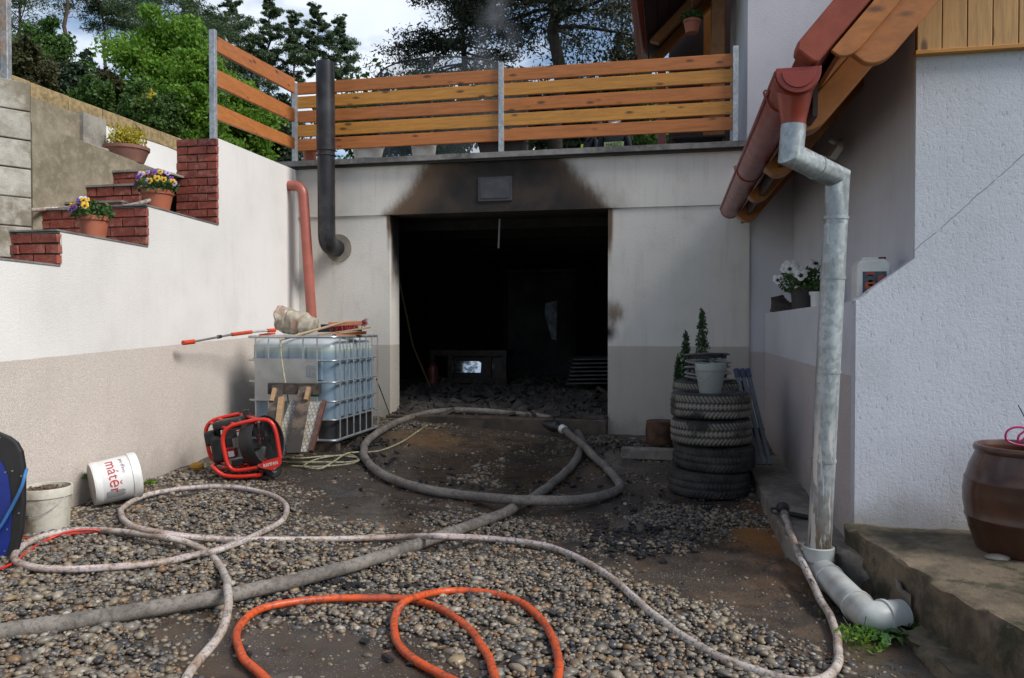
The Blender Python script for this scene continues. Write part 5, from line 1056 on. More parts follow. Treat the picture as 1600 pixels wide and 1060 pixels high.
# weeds
def weed(P, r, n, m, lab_, size=.02, name='weed'):
    t = thing(name, lab_, 'weed', P); V, Fc, C = leaves([P + Vector((0, 0, r * .3))], (r, r, r * .35), n, size, rng, .35, up=.4); npmesh('leaves', V, Fc, m, t, C)
    b = MB()
    for i in range(5): a = random.uniform(0, 6.28); b.tube([P, P + Vector((r * .7 * math.cos(a), r * .7 * math.sin(a), r * .9))], .002, 5)
    b.build('stem', M_POTG, t, kind='stuff'); return t
def dandelion(P, n, ln_, lab_):
    t = thing('weed', lab_, 'weed', P)
    for i in range(n):
        a = i * 2.4 + random.uniform(-.3, .3); l = ln_ * random.uniform(.6, 1.1); d = Vector((math.cos(a), math.sin(a), 0)); s = Vector((-d.y, d.x, 0)); b = MB(); m = 9; L_ = []; R_ = []
        for k in range(m + 1):
            q = k / m; wv = l * .14 * (math.sin(q * 3.0) ** .6 if 0 < q < 1 else .02) * (1 if k % 2 else .45); c = P + d * l * q + Vector((0, 0, .01 + l * (.75 * q - .75 * q * q) + .02 * random.random())); L_.append(c + s * wv); R_.append(c - s * wv)
        b.add(L_ + R_, [(k, k + 1, m + 2 + k, m + 1 + k) for k in range(m)]); b.build('leaf', simple('weed_leaf_green', (.04, .13, .018), .5, var=.3, bst=0) if i == 0 else bpy.data.materials['weed_leaf_green'], t)
    return t
dandelion(onG(1378, 1000), 16, .15, 'jagged leaved green weed at the grey pipe mouth')
weed(onG(1345, 1008), .11, 260, M_LEAF, 'small leaved green weed in front of the grey pipe', .013)
weed(onG(1412, 990) + Vector((.0, .0, .0)), .07, 130, M_LEAF, 'low weed tuft right of the jagged leaved weed', .016)
weed(onL(136, 738) + Vector((.03, -.02, -.04)), .05, 70, M_LEAF, 'small weed sprouting from the left wall above the tipped bucket', .018)
weed(onG(235, 757), .05, 60, M_LEAF, 'tiny bright green weed in pebbles right of the tipped bucket', .016); weed(onG(1288, 958), .03, 40, M_LEAF, 'tiny green sprig in mud beside the hose', .012)
weed(onY(1008, 700, YG - .1), .07, 90, M_LEAF2, 'dull green weed behind the concrete block', .02)
# ------------------------------------------------------------------ hoses
def hose(name, pix, r, mat, label, cat='hose', closed=False, n=12, stripe=False):
    pts = []
    for q in pix:
        if len(q) > 3: pts.append(onY(q[0], q[1], q[3])); continue
        lift = q[2] if len(q) > 2 else 0; p = onG(q[0], q[1], r + .012 + lift); p.z = g(p.x, p.y) + r + .010 + lift; pts.append(p)
    P = spline(pts, .025); P = [p + Vector((mnoise.noise(p * 6), mnoise.noise(p * 6 + Vector((5, 5, 5))), 0)) * r * .35 for p in P]; b = MB(); b.tube(P, [r * (1 + .05 * mnoise.noise(p * 14)) for p in P], n)
    o = b.build(name, mat, None, True, ang=180)
    if stripe:
        a = o.data.color_attributes.new('Col', 'FLOAT_COLOR', 'POINT')
        for i in range(len(P)):
            for k in range(n): a.data[i * n + k].color = (abs(((k / n) + i * .004) % 1 * 2 - 1), 0, 0, 1)
    return tag(o, label, cat), P
U = .06
hg, P = hose('fire_hose', [(-260, 1020), (-120, 1003), (0, 987), (150, 965), (330, 935), (470, 905), (600, 868), (700, 833), (790, 800), (850, 765), (895, 725), (909, 695, .0), (903, 676, 0, 8.55), (885, 662, 0, 8.66), (850, 652, 0, 8.74), (800, 647, 0, 8.78), (740, 642, 0, 8.78), (690, 643, 0, 8.74), (640, 653, 0, 8.5), (597, 672, 0), (570, 695), (573, 720), (605, 745), (660, 763), (730, 774), (790, 780, .05), (840, 782, .062), (890, 782, .03), (935, 776), (965, 765), (963, 747), (938, 722), (920, 705, .045), (905, 690, .06), (892, 680, .05), (880, 671, .05)], .036, M_HOSEG, 'thick grey canvas fire hose looping before the garage doorway', n=16)
hw2, P = hose('braided_hose', [(262, 1110), (300, 1045), (345, 985, .045), (357, 930, .085), (345, 885, .01), (310, 855), (250, 838, .03), (150, 828), (85, 833), (38, 851), (22, 871), (48, 885), (120, 889), (240, 880), (300, 868), (345, 858, .035), (400, 836), (442, 812), (447, 790), (420, 772), (360, 761), (290, 763), (225, 775), (190, 797), (203, 820, .04), (260, 834, .045), (340, 842), (400, 843), (520, 842), (620, 839, .01), (660, 838, .06), (690, 838, .085), (725, 839, .05), (760, 841), (840, 850), (900, 870), (955, 903), (1010, 950), (1060, 990), (1120, 1025), (1180, 1047), (1240, 1064), (1288, 1060), (1310, 1028), (1302, 975), (1276, 925, .02), (1257, 885, .07), (1242, 850, .13), (1226, 806, .14)], .0185, M_HOSEW, 'dirty white braided hose coiling across the gravel to the spray nozzle', stripe=True)
hend = P[-1]; BRP = P
ho_, P = hose('orange_hose', [(868, 1100), (873, 1050), (868, 1010), (850, 972), (815, 942), (760, 926), (700, 923, .0), (650, 932, .03), (628, 943, .04), (616, 970), (620, 1000), (645, 1028), (690, 1054), (745, 1082), (850, 1150), (900, 1230), (760, 1300), (560, 1230), (455, 1100), (410, 1055), (378, 1025), (369, 992), (385, 965), (425, 946), (500, 936), (580, 934), (640, 937), (690, 952), (735, 985), (762, 1025), (778, 1070), (785, 1120)], .0175, M_HOSEO, 'bright orange rubber hose looped twice in the foreground')
hc_, P = hose('thin_hose', [(438, 528, 0, 6.66), (440, 560, 0, 6.64), (446, 600, 0, 6.6), (450, 630, 0, 6.5), (444, 655, 0, 6.42), (436, 690, 0, 6.4), (428, 716), (450, 722), (500, 722), (545, 722), (560, 718), (545, 711), (500, 716), (475, 728), (500, 732), (520, 722, .015), (545, 708, .02), (590, 705), (625, 692), (650, 676), (668, 664, .08)], .0085, M_HOSEC, 'thin pale green hose hanging off the tank and coiled on the mud', n=8)
hx, P = hose('thin_hose', [(440, 714), (470, 716), (520, 712), (560, 716), (550, 724, .012), (500, 729), (455, 728)], .008, M_HOSEC, 'short pale green hose end crossing the coil beside the fan', n=8)
hr, P = hose('red_cable', [(-60, 850), (10, 838), (55, 842), (100, 835), (158, 832), (150, 828, .02), (110, 830, .03), (70, 845), (42, 862), (20, 880), (-30, 900)], .0075, M_CABR, 'thin red cable running beside the hose at the left', 'cable', n=8)
hb, P = hose('black_cable', [(118, 802), (160, 795), (215, 786), (260, 778), (310, 770)], .005, M_BLKP, 'thin black cable lying on pebbles below the tipped bucket', 'cable', n=6)
b = MB(); P = [onL(-60, 400) + Vector((-.25, 0, .0)), onL(-6, 365) + Vector((-.2, 0, 0)), onL(30, 335) + Vector((-.35, 0, 0)), onY(75, 327, Y2 + .06), onY(120, 325, Y2 + .1), onY(170, 326, Y2 + .14), onY(215, 319, Y2 + .22), onY(240, 311, Y2 + .3)]
tag(MB().tube(spline(P), .017, 12).build('wall_hose', M_HOSEW, None, True), 'dirty white hose lying over the brick steps behind the pansy pots', 'hose')
# spray nozzle
P = hend; nz_t = thing('spray_nozzle', 'black garden spray nozzle with pistol handle lying on the kerb', 'nozzle', P); dn = (onZ(1219, 778, .21) - P).normalized(); 
MB().tube([P - dn * .02, P + dn * .035], .026, 16).build('coupling', M_ALU, nz_t, True); MB().tube([P + dn * .03, P + dn * .10], [.02, .024], 14).build('body', M_BLK, nz_t, True)
MB().tube([P + dn * .09, P + dn * .13, P + dn * .15], [.028, .042, .04], 20).build('spray_head', M_BLK, nz_t, True)
MB().tube([P + dn * .06, P + dn * .05 + rt * .07 - zz * .01, P + dn * .03 + rt * .15 - zz * .02], [.014, .017, .016], 12).build('handle', M_BLKP, nz_t, True)
MB().tube(spline([P + dn * .04 - rt * .01, P + dn * .045 - rt * .06, P + dn * .08 - rt * .075, P + dn * .13 - rt * .07, P + dn * .135 - rt * .02], .015), .007, 8).build('trigger_loop', M_BLKP, nz_t, True)
# hose lettering
hp = BRP; best = min(range(len(hp)), key=lambda i: (hp[i] - onG(1251, 886, .05)).length)
def along(sv):
    i = best; acc = 0
    while i < len(hp) - 2 and acc < abs(sv): acc += (hp[i - 1] - hp[i]).length; i -= 1
    return hp[i], (hp[i - 1] - hp[i + 1]).normalized()
def hb_(c):
    p, t = along(max(0, c.x)); zc = (O - p).normalized(); zc = (zc - t * zc.dot(t)).normalized(); yc = zc.cross(t); a = c.y / .0185
    return p + (zc * math.cos(a) + yc * math.sin(a)) * (.0192 + max(0, c.z))
text('lettering', 'Pfaud & Hartmann  11/16  20m', .028, Matrix.Identity(4), simple('navy_print', (.03, .03, .07), .6, bst=0), hw2, .0002, hb_, 1.0, 'LEFT')['kind'] = 'stuff'
# coupling of fire hose
C0 = onG(880, 671, .10); C1 = onG(848, 661, .13)
fc = thing('hose_coupling', 'blackened fire hose coupling with pale collar at the threshold', 'coupling', C0); d = (C1 - C0).normalized()
MB().tube([C0 - d * .03, C0 + d * .02, C0 + d * .03], [.044, .05, .046], 20).build('pale_collar', M_WHITEP, fc, True); MB().tube([C0 + d * .02, C0 + d * .10, C0 + d * .12, C0 + d * .18, C0 + d * .28], [.045, .045, .062, .062, .04], 18).build('body', M_BLK, fc, True)
MB().tube([C0 + d * .14 + zz * .04, C0 + d * .14 + zz * .12, C0 + d * .05 + zz * .13], .012, 10).build('lever', M_BLK, fc, True)
# ------------------------------------------------------------------ inside the garage
rng2 = np.random.default_rng(5)
def heap(x, y): return FZ + .04 + .04 * sst((y - 8.8) / .3) + .16 * math.exp(-((y - 10.2) / .9) ** 2) * (.6 + .5 * mnoise.noise(Vector((x * 1.3, 2, 0)))) + .35 * sst((y - 9.6) / 3) * (.4 + .5 * mnoise.noise(Vector((x, y, 7))))
RB = simple('sooty_rubble', (.058, .050, .044), .9, var=.6, vs=5, dirt=(.10, .08, .065), dk=.5, bs=30, bst=.5)
b = MB()
for i in range(3600):
    x = rng2.uniform(XL - .4, XR + .5); y = YG + .0 + 5.2 * rng2.random() ** 1.3; s = .025 + .07 * rng2.random() ** 2; x = min(max(x, XL + .12), XR - .12) if y < YG + .42 else x; z = heap(x, y) - .05 + rng2.random() * .06
    b.box((x, y, z), (s * (1 + 2 * rng2.random()), s * (.6 + rng2.random()), s * .5), M=Euler((rng2.uniform(-.7, .7), rng2.uniform(-.7, .7), rng2.uniform(0, 6))).to_matrix().to_4x4())
tag(b.build('burnt_rubble', RB, None), 'sooty rubble and burnt debris covering the garage floor', 'rubble', kind='stuff')
v = []; nx, ny = 40, 40
o = sheet('rubble_bed', XL - 1.2, XR + 1.5, YG + .16, 15.2, 40, 50, lambda x, y: heap(x, y) - .06, RB)
b = MB(); random.seed(12)
for i in range(26):
    p = onY(random.uniform(640, 900), random.uniform(648, 664), YG + random.uniform(.02, .3)); p.z = .262; a = random.uniform(-.5, .5); l = random.uniform(.08, .5); b.beam(p, p + Vector((l * math.cos(a), l * math.sin(a) * .4, random.uniform(0, .03))), .03, .012)
tag(b.build('charred_scraps', M_CHAR, None), 'charred lath scraps lying along the garage threshold', 'debris', kind='stuff')
bl = simple('grey_blue_sheet', (.14, .16, .19), .4, var=.5, vs=8, dirt=(.03, .03, .03), dk=.8)
for i, (px0, px1, py, l_) in enumerate(((650, 690, 655, 'crumpled pale grey sheet on the left of the threshold'), (715, 855, 659, 'long sooty blue grey metal strip lying on the threshold'), (890, 935, 664, 'small sooty blue grey sheet by the right door edge'))):
    a, c = onY(px0, py, YG + .06), onY(px1, py, YG + .1); b = MB(); m = 14; vs = []
    for k in range(m + 1):
        for j in range(4): q = a + (c - a) * k / m; vs.append((q.x, q.y + j * .06, .31 + .03 * abs(mnoise.noise(Vector((k * .6, j * .7, i)))) + .01 * j))
    b.add(vs, [(k * 4 + j, k * 4 + j + 1, k * 4 + j + 5, k * 4 + j + 4) for k in range(m) for j in range(3)]); o = b.build('metal_strip', bl, None, True); o.modifiers.new('thickness', 'SOLIDIFY').thickness = .004; tag(o, l_, 'sheet metal')
# burnt bench with glass fronted unit
YB_ = 11.6; st_ = thing('burnt_bench', 'burnt bench with a shiny glass pane deep inside the garage', 'bench', onY(730, 600, YB_))
def ib(px0, py0, px1, py1, Y, dY, mat, name, par, bev=0):
    a, c = onY(px0, py1, Y), onY(px1, py0, Y); return MB().bb((a.x, Y, a.z), (c.x, Y + dY, c.z)).build(name, mat, par, bev=bev)
DB = simple('scorched_brown_wood', (.055, .028, .018), .6, var=.6, dirt=(.012, .011, .01), dk=.8)
ib(672, 548, 792, 556, YB_, .6, DB, 'top', st_); ib(672, 592, 792, 598, YB_, .5, DB, 'lower_rail', st_)
for px in (672, 700, 760, 784): ib(px, 556, px + 7, 610, YB_ + .02, .06, DB, 'leg', st_)
ib(700, 558, 786, 592, YB_ + .12, .4, M_BLK, 'unit', st_)
n = NT('soiled_glass_mirror'); M_GLS = n.done(n.mix(n.ramp(n.noise(9, 6, .7), .42, .6), (.75, .76, .76), (.10, .10, .10)), .06, 1.0)
a, c = onY(706, 582, YB_ + .09), onY(751, 565, YB_ + .09); dy = (c.z - a.z) * math.tan(R(11))
gp = MB().prism([(a.x, a.y - .055, a.z), (c.x, a.y - .055 + .056, a.z), (c.x, a.y - .055 + .056 + dy, c.z), (a.x, a.y - .055 + dy, c.z)], (0, .006, 0)).build('glass_pane', M_GLS, st_)
MB().tube([onY(768, 573, YB_ + .10), onY(768, 573, YB_ + .12)], .05, 20).build('dial', M_BLK, st_, True)
q = onY(676, 588, 11.2); ex = thing('gas_cylinder', 'scorched dull red cylinder standing left of the burnt bench', 'cylinder', Vector((q.x, 11.2, q.z - .2)))
MB().lathe([(0, 0), (.075, 0), (.08, .02), (.08, .30), (.06, .36), (.03, .39), (0, .40)], 20, Matrix.Translation((q.x, 11.2, q.z - .2))).build('body', simple('scorched_red', (.17, .035, .015), .45, var=.5), ex, True); MB().lathe([(0, .39), (.02, .39), (.02, .45), (0, .45)], 10, Matrix.Translation((q.x, 11.2, q.z - .2))).build('valve', M_BLK, ex, True)
dr_ = thing('inner_doorway', 'dim grey doorway frame at the back of the burnt garage', 'doorway', onY(840, 560, 13.6))
GY = simple('smoky_grey_paint', (.075, .075, .078), .7, var=.6, vs=3, dirt=(.02, .02, .02), dk=.8)
ib(786, 420, 900, 426, 13.6, .08, GY, 'lintel', dr_); ib(786, 426, 791, 600, 13.6, .08, M_SOOT, 'jamb', dr_); ib(894, 426, 900, 600, 13.6, .08, M_SOOT, 'jamb', dr_); ib(791, 426, 894, 600, 13.75, .02, simple('sooty_grey_panel', (.035, .034, .034), .8, var=.6, vs=3), 'panel', dr_)
cu_ = simple('bluish_cloth', (.20, .23, .28), .7, var=.5, vs=6, dirt=(.03, .03, .03), dk=.7)
P = [onY(852, 474, 12.6), onY(871, 470, 12.6), onY(869, 532, 12.6), onY(862, 530, 12.6), onY(851, 492, 12.6)]
tag(MB().prism(P, (0, .02, 0)).build('hanging_cloth', cu_, None, bev=.004), 'pale bluish cloth hanging in the dark by the inner doorway', 'cloth')
sk = thing('sheet_stack', 'stack of sooty corrugated sheets inside by the right door edge', 'stack', onY(915, 600, 10.9))
for i in range(7): a, c = onY(884 + i * 1.5, 596 - i * 6, 10.7), onY(952, 594 - i * 6, 10.7); MB().beam(Vector((a.x, 10.7, a.z)), Vector((c.x, 10.8, a.z + .01)), .9, .018).build('sheet', simple('sooty_sheet', (.07, .07, .072), .6, var=.6) if i == 0 else bpy.data.materials['sooty_sheet'], sk)
tag(MB().tube([onY(781, 342, 9.0), onY(779, 388, 9.05)], .012, 8).build('hanging_strip', simple('grey_metal_strip', (.20, .20, .20), .5), None, True), 'thin grey strip hanging from the ceiling in the doorway', 'strip')
tag(MB().tube([onY(622, 430, 9.6), onY(645, 540, 9.8), onY(672, 605, 10)], .014, 8).build('leaning_pole', simple('scorched_pole', (.08, .055, .02), .7), None, True), 'thin scorched pole leaning inside the left door edge', 'pole')
for i in range(34):
    pass
# ------------------------------------------------------------------ gravel
N = 125000; xs = rng2.uniform(-4.6, 1.15, N); ys = 2.0 + 6.6 * rng2.random(N) ** 1.15
dens = np.zeros(N)
nv = np.array([mnoise.fractal(Vector((x * 1.5, y * 1.5, 5)), 1, 2, 4) for x, y in zip(xs, ys)]); dens = .45 + .85 * nv
def blob(px, py, sx, sy, amt):
    global dens
    P = onG(px, py); r = np.sqrt(((xs - P.x) / sx) ** 2 + ((ys - P.y) / sy) ** 2) + .35 * nv * 2; dens += amt * np.clip(1.4 - r, 0, 1)
for a in ((720, 715, 1.3, 1.2, -.9), (700, 765, 1.0, .5, -.2), (870, 660, 3, .7, -.5), (1000, 730, .6, .8, -.5), (1010, 820, .7, .6, -.25), (1200, 860, .35, .9, -1.0), (1200, 930, .40, .45, -.9), (1100, 900, .4, .35, -.45), (1280, 980, .3, .4, -.5), (500, 1010, .75, .30, -1.0), (400, 1050, .5, .25, -.8), (615, 925, .5, .18, -.9), (620, 800, .45, .35, -.75), (430, 770, .4, .25, -.2), (545, 690, .5, .5, -.4), (450, 900, .3, .1, -.2)): blob(*a)
for a in ((120, 910, 1.6, .8, .7), (200, 1010, .7, .5, .5), (330, 800, 1.2, .8, .35), (850, 930, 1.0, .55, .85), (830, 1010, 1.0, .4, .6), (1110, 815, .55, .28, .7), (1230, 1010, .35, .2, .25), (960, 1020, .6, .4, .6), (600, 900, 1.0, .25, .35)): blob(*a)
keep = rng2.random(N) < np.clip(dens, .06, 1) ** 1.2
lxs = LA.x + LDX * (YG - ys); keep &= xs > lxs + .02; keep &= ys < 8.5; keep &= ~((xs > .72) & (ys > 4.9))
keep &= ~((xs > .9) & (ys > 3.0) & (ys < 5))
xs, ys, nv, dens = xs[keep], ys[keep], nv[keep], dens[keep]; N = len(xs)
dist_ = np.sqrt(xs ** 2 + ys ** 2)
def icov(sub):
    b = MB(); b.ico((0, 0, 0), 1, sub); return np.array([tuple(p) for p in b.v]), np.array(b.f)
pal = np.array([.74, .69, .62]) * np.array([(.20, .19, .175), (.30, .26, .20), (.24, .225, .20), (.07, .075, .085), (.105, .11, .12), (.36, .33, .28), (.27, .17, .09), (.16, .14, .12), (.46, .44, .40), (.20, .14, .09), (.035, .036, .04), (.29, .23, .15)])
wts = np.array([.13, .16, .13, .10, .10, .06, .06, .14, .02, .07, .06, .06]); wts /= wts.sum()
def pebbles(sel, sub, name, lab_):
    B0, F0 = icov(sub); n = sel.sum(); x, y = xs[sel], ys[sel]
    s = np.clip(rng2.lognormal(math.log(.0104), .40, n), .005, .030); s[dens[sel] < .35] *= .75
    ab = np.stack([s * (1.0 + .45 * rng2.random(n)), s * (.75 + .25 * rng2.random(n)), s * (.42 + .28 * rng2.random(n))], 1)
    V = np.repeat(B0[None], n, 0) * (1 + .10 * rng2.normal(size=(n, len(B0), 1)).clip(-1.5, 1.5) * (1 if sub > 1 else .6)); V = V * ab[:, None, :]
    az = rng2.random(n) * 6.283; tx = rng2.normal(size=n) * .28; c, s_ = np.cos(az)[:, None], np.sin(az)[:, None]
    ct, st2 = np.cos(tx)[:, None], np.sin(tx)[:, None]; Y = V[..., 1] * ct - V[..., 2] * st2; Z = V[..., 1] * st2 + V[..., 2] * ct; X = V[..., 0]
    X, Y = X * c - Y * s_, X * s_ + Y * c
    zg = np.array([gz(a, b_) for a, b_ in zip(x, y)]); lift = ab[:, 2] * np.where(dens[sel] < .4, -.05, .35) + np.where(dens[sel] > .75, rng2.random(n) * .014, 0)
    V = np.stack([X + x[:, None], Y + y[:, None], Z + (zg + lift)[:, None]], 2).reshape(-1, 3)
    Fc = (F0[None] + (np.arange(n) * len(B0))[:, None, None]).reshape(-1, 3)
    C = pal[rng2.choice(len(pal), n, p=wts)] * (.75 + .5 * rng2.random((n, 1)))
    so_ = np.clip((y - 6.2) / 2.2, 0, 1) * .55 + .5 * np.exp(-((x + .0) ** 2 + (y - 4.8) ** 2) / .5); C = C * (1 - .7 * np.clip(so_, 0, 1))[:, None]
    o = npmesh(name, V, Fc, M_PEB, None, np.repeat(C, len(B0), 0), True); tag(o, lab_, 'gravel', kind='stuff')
near = dist_ < 3.2
pebbles(near, 2, 'gravel', 'rounded wet pebbles scattered over the near yard'); pebbles(~near, 1, 'far_gravel', 'smaller looking pebbles on the yard nearer the garage')

# black char flakes on the ground
b = MB(); random.seed(21)
for (px, py, sp, n_) in ((985, 852, .35, 150), (985, 830, .3, 60), (760, 1020, 1.0, 40), (500, 915, .4, 60), (560, 690, .4, 120), (590, 720, .4, 40), (900, 665, .4, 90), (980, 700, .4, 60), (700, 770, 1.0, 50), (1000, 780, .8, 60)):
    c = onG(px, py)
    for i in range(n_):
        x, y = c.x + random.gauss(0, sp * .5), c.y + random.gauss(0, sp * .4)
        if x > .68 or y > 8.4 or x < lx(y) + .05: continue
        s = random.uniform(.008, .03); b.box((x, y, gz(x, y) + .012), (s * 1.6, s, s * .5), M=Euler((random.uniform(-.5, .5), random.uniform(-.5, .5), random.uniform(0, 6))).to_matrix().to_4x4())
tag(b.build('charcoal_flakes', simple('charcoal', (.015, .015, .017), .7, var=.5), None), 'black charcoal flakes washed over the wet yard', 'charcoal', kind='stuff')
b = MB(); random.seed(33)
for i in range(420):
    x, y = random.uniform(-3.6, .65), random.uniform(2.8, 8.2)
    if x < lx(y) + .1: continue
    l = random.uniform(.01, .045); b.box((x, y, gz(x, y) + .012), (l, random.uniform(.004, .012), .004), M=Euler((random.uniform(-.3, .3), random.uniform(-.3, .3), random.uniform(0, 6))).to_matrix().to_4x4())
tag(b.build('wood_chips', simple('wet_wood_chips', (.20, .10, .05), .7, var=.6, vs=30, bst=0), None), 'small brown wood chips strewn over the wet gravel', 'debris', kind='stuff')
# ------------------------------------------------------------------ people on the terrace
def skin(name, verts, edges, rad, mat, parent):
    me = bpy.data.meshes.new(name); inv = WM[parent.name].inverted(); me.from_pydata([tuple(inv @ Vector(v)) for v in verts], edges, []); me.materials.append(mat); o = bpy.data.objects.new(name, me); link(o, parent)
    m = o.modifiers.new('skin', 'SKIN'); sk_ = me.skin_vertices[0].data
    for i, r in enumerate(rad): sk_[i].radius = (r, r) if not isinstance(r, tuple) else r
    sk_[0].use_root = True; m.use_smooth_shade = True; o.modifiers.new('sub', 'SUBSURF').levels = 2; o.modifiers['sub'].render_levels = 2; return o
NAVY = simple('navy_uniform_cloth', (.006, .008, .017), .8, bst=.2); SKIN = simple('skin', (.50, .27, .20), .5, bst=0); HIV = simple('yellow_reflective', (.55, .75, .03), .5, bst=0); HIV2 = simple('pale_green_reflective', (.42, .55, .22), .5, bst=0)
def person(P, face, lean, label, sc_=1.0):
    t = thing('person', label, 'person', P); f = Vector((math.cos(face), math.sin(face), 0)); s = Vector((-f.y, f.x, 0))
    def q(fx, sx, z): return P + (f * (fx + lean * max(0, z - .95)) + s * sx + zz * z) * sc_
    v = [q(0, 0, .98), q(0, 0, 1.2), q(0, 0, 1.42), q(.01, 0, 1.52), q(0, .11, .9), q(.02, .12, .5), q(-.02, .13, .09), q(.12, .14, .04), q(0, -.11, .9), q(.0, -.12, .5), q(-.04, -.13, .09), q(.1, -.14, .04), q(0, .19, 1.44), q(-.02, .26, 1.16), q(.13, .25, .98), q(0, -.19, 1.44), q(-.02, -.26, 1.16), q(.14, -.24, 1.0)]
    e = [(0, 1), (1, 2), (2, 3), (0, 4), (4, 5), (5, 6), (6, 7), (0, 8), (8, 9), (9, 10), (10, 11), (2, 12), (12, 13), (13, 14), (2, 15), (15, 16), (16, 17)]
    r = [.15, .155, .14, .065, .095, .07, .05, .045, .095, .07, .05, .045, .078, .058, .042, .078, .058, .042]; skin('body', v, e, [a * sc_ for a in r], NAVY, t)
    hd = skin('head', [q(.01, 0, 1.5), q(.02, 0, 1.58), q(.03, 0, 1.66), q(.03, 0, 1.74)], [(0, 1), (1, 2), (2, 3)], [.055, .07, .095, .075], SKIN, t)
    b = MB(); b.ico(q(.125, 0, 1.655), (.018, .015, .025), 1); b.build('nose', SKIN, hd, True)
    for k in (-1, 1):
        MB().ico(q(.105, .034 * k, 1.69), .011, 1).build('eye', M_BLK, hd, True); MB().ico(q(.02, .092 * k, 1.66), (.02, .012, .03), 1).build('ear', SKIN, hd, True)
        hp_ = q(.17, .25 * k, .94); hn = MB(); hn.ico(hp_, (.045, .03, .05), 2)
        for j in range(4): hn.tube([hp_ + f * (.02 + .004 * j) + s * (.018 * (j - 1.5)), hp_ + f * .05 + s * (.02 * (j - 1.5)) - zz * .05, hp_ + f * .04 + s * (.02 * (j - 1.5)) - zz * .09], [.011, .010, .008], 6)
        hn.tube([hp_ - s * .03 * k, hp_ - s * .05 * k + f * .03 - zz * .03], [.011, .009], 6); hn.build('hand', SKIN, t, True)
    MB().tube([q(.105, -.025, 1.605), q(.112, 0, 1.602), q(.105, .025, 1.605)], .006, 6).build('mouth', simple('lips', (.35, .12, .10), .5, bst=0), hd)
    return t, q, f, s, hd
Pa = atD(960, 300, 13.6); Pa.z = ZC + .03; t, q, f, s, hd = person(Pa, R(90), -.02, 'person with white cap and reflective back panel seen from behind', 1.0)
pz = atD(958, 213, 13.6).z - ZC; sc1 = 1
MB().ico(q(0.0, 0, 1.71), (.118, .12, .10), 2).build('white_cap', M_WHITEP, hd, True)
zt2 = atD(960, 227, 13.3).z; c = Vector((Pa.x, Pa.y - .185, zt2 + .03)); MB().ico(q(-.03, 0, 1.575), (.10, .105, .055), 2).build('white_collar', M_WHITEP, hd, True); MB().bb((c.x - .165, c.y - .012, c.z - .045), (c.x + .165, c.y + .03, c.z + .048)).build('back_panel', HIV2, t, bev=.004)
X_ = Vector((1, 0, 0)); M_ = Matrix.Translation(c + Vector((0, -.014, 0))) @ Matrix.Rotation(R(90), 4, 'X'); text('lettering', 'HASIČI', .098, M_, simple('dark_lettering', (.03, .06, .02), .7, bst=0), t, .001, sx=.9)
Pb = atD(914, 300, 13.9); Pb.z = ZC + .0; t, q, f, s, hd = person(Pb, R(-8), .30, 'person in navy jacket with yellow stripes seen in profile, leaning forward', .98)
MB().ico(q(-.005, 0, 1.73), (.10, .095, .08), 2).build('hair', simple('dark_hair', (.03, .02, .014), .8), hd, True)
for a, c, r in ((q(-.10, -.23, 1.33), q(-.06, -.25, 1.20), .03), (q(.14, -.2, 1.24), q(.18, -.22, 1.2), .035)): MB().tube([a, (a + c) / 2, c], r, 10).build('reflective_stripe', HIV, t, True)
# trampoline
tr = thing('trampoline', 'garden trampoline with safety net behind the terrace fence', 'trampoline', atD(690, 260, 19)); Pt = atD(690, 260, 19); cx_, cy_ = Pt.x, Pt.y + 1.0; rr_ = 1.9; ztp = atD(690, 110, 19).z; zmt = 3.9
MB().tube([(cx_ + rr_ * math.cos(a * R(10)), cy_ + rr_ * math.sin(a * R(10)), zmt) for a in range(36)], .03, 8, closed=True).build('rim', M_BLK, tr, True); MB().lathe([(0, 0), (rr_ - .1, 0)], 36, Matrix.Translation((cx_, cy_, zmt))).build('mat', M_BLKP, tr)
for k in range(7):
    a = R(k * 51.4 + 14); p = Vector((cx_ + rr_ * math.cos(a), cy_ + rr_ * math.sin(a), 3.1)); MB().tube([p, (p.x, p.y, ztp + .05)], .035, 8).build('pole', M_BLK, tr, True)
MB().tube([(cx_ + rr_ * math.cos(a * R(10)), cy_ + rr_ * math.sin(a * R(10)), ztp) for a in range(36)], .018, 6, closed=True).build('top_rope', M_BLK, tr, True)
n = NT('fine_black_netting'); n.b.inputs['Base Color'].default_value = (.05, .06, .07, 1); tp_ = n.n('ShaderNodeBsdfTransparent'); mm = n.n('ShaderNodeMixShader'); mm.inputs[0].default_value = .30; oo = [q for q in n.t.nodes if q.type == 'OUTPUT_MATERIAL'][0]; n.L(tp_.outputs[0], mm.inputs[1]); n.L(n.b.outputs[0], mm.inputs[2]); n.L(mm.outputs[0], oo.inputs[0])
b = MB(); m = 48; b.add([(cx_ + rr_ * math.cos(k * R(7.5)), cy_ + rr_ * math.sin(k * R(7.5)), z) for z in (zmt, ztp) for k in range(m)], [(k, (k + 1) % m, m + (k + 1) % m, m + k) for k in range(m)]); b.build('safety_net', n.m, tr)
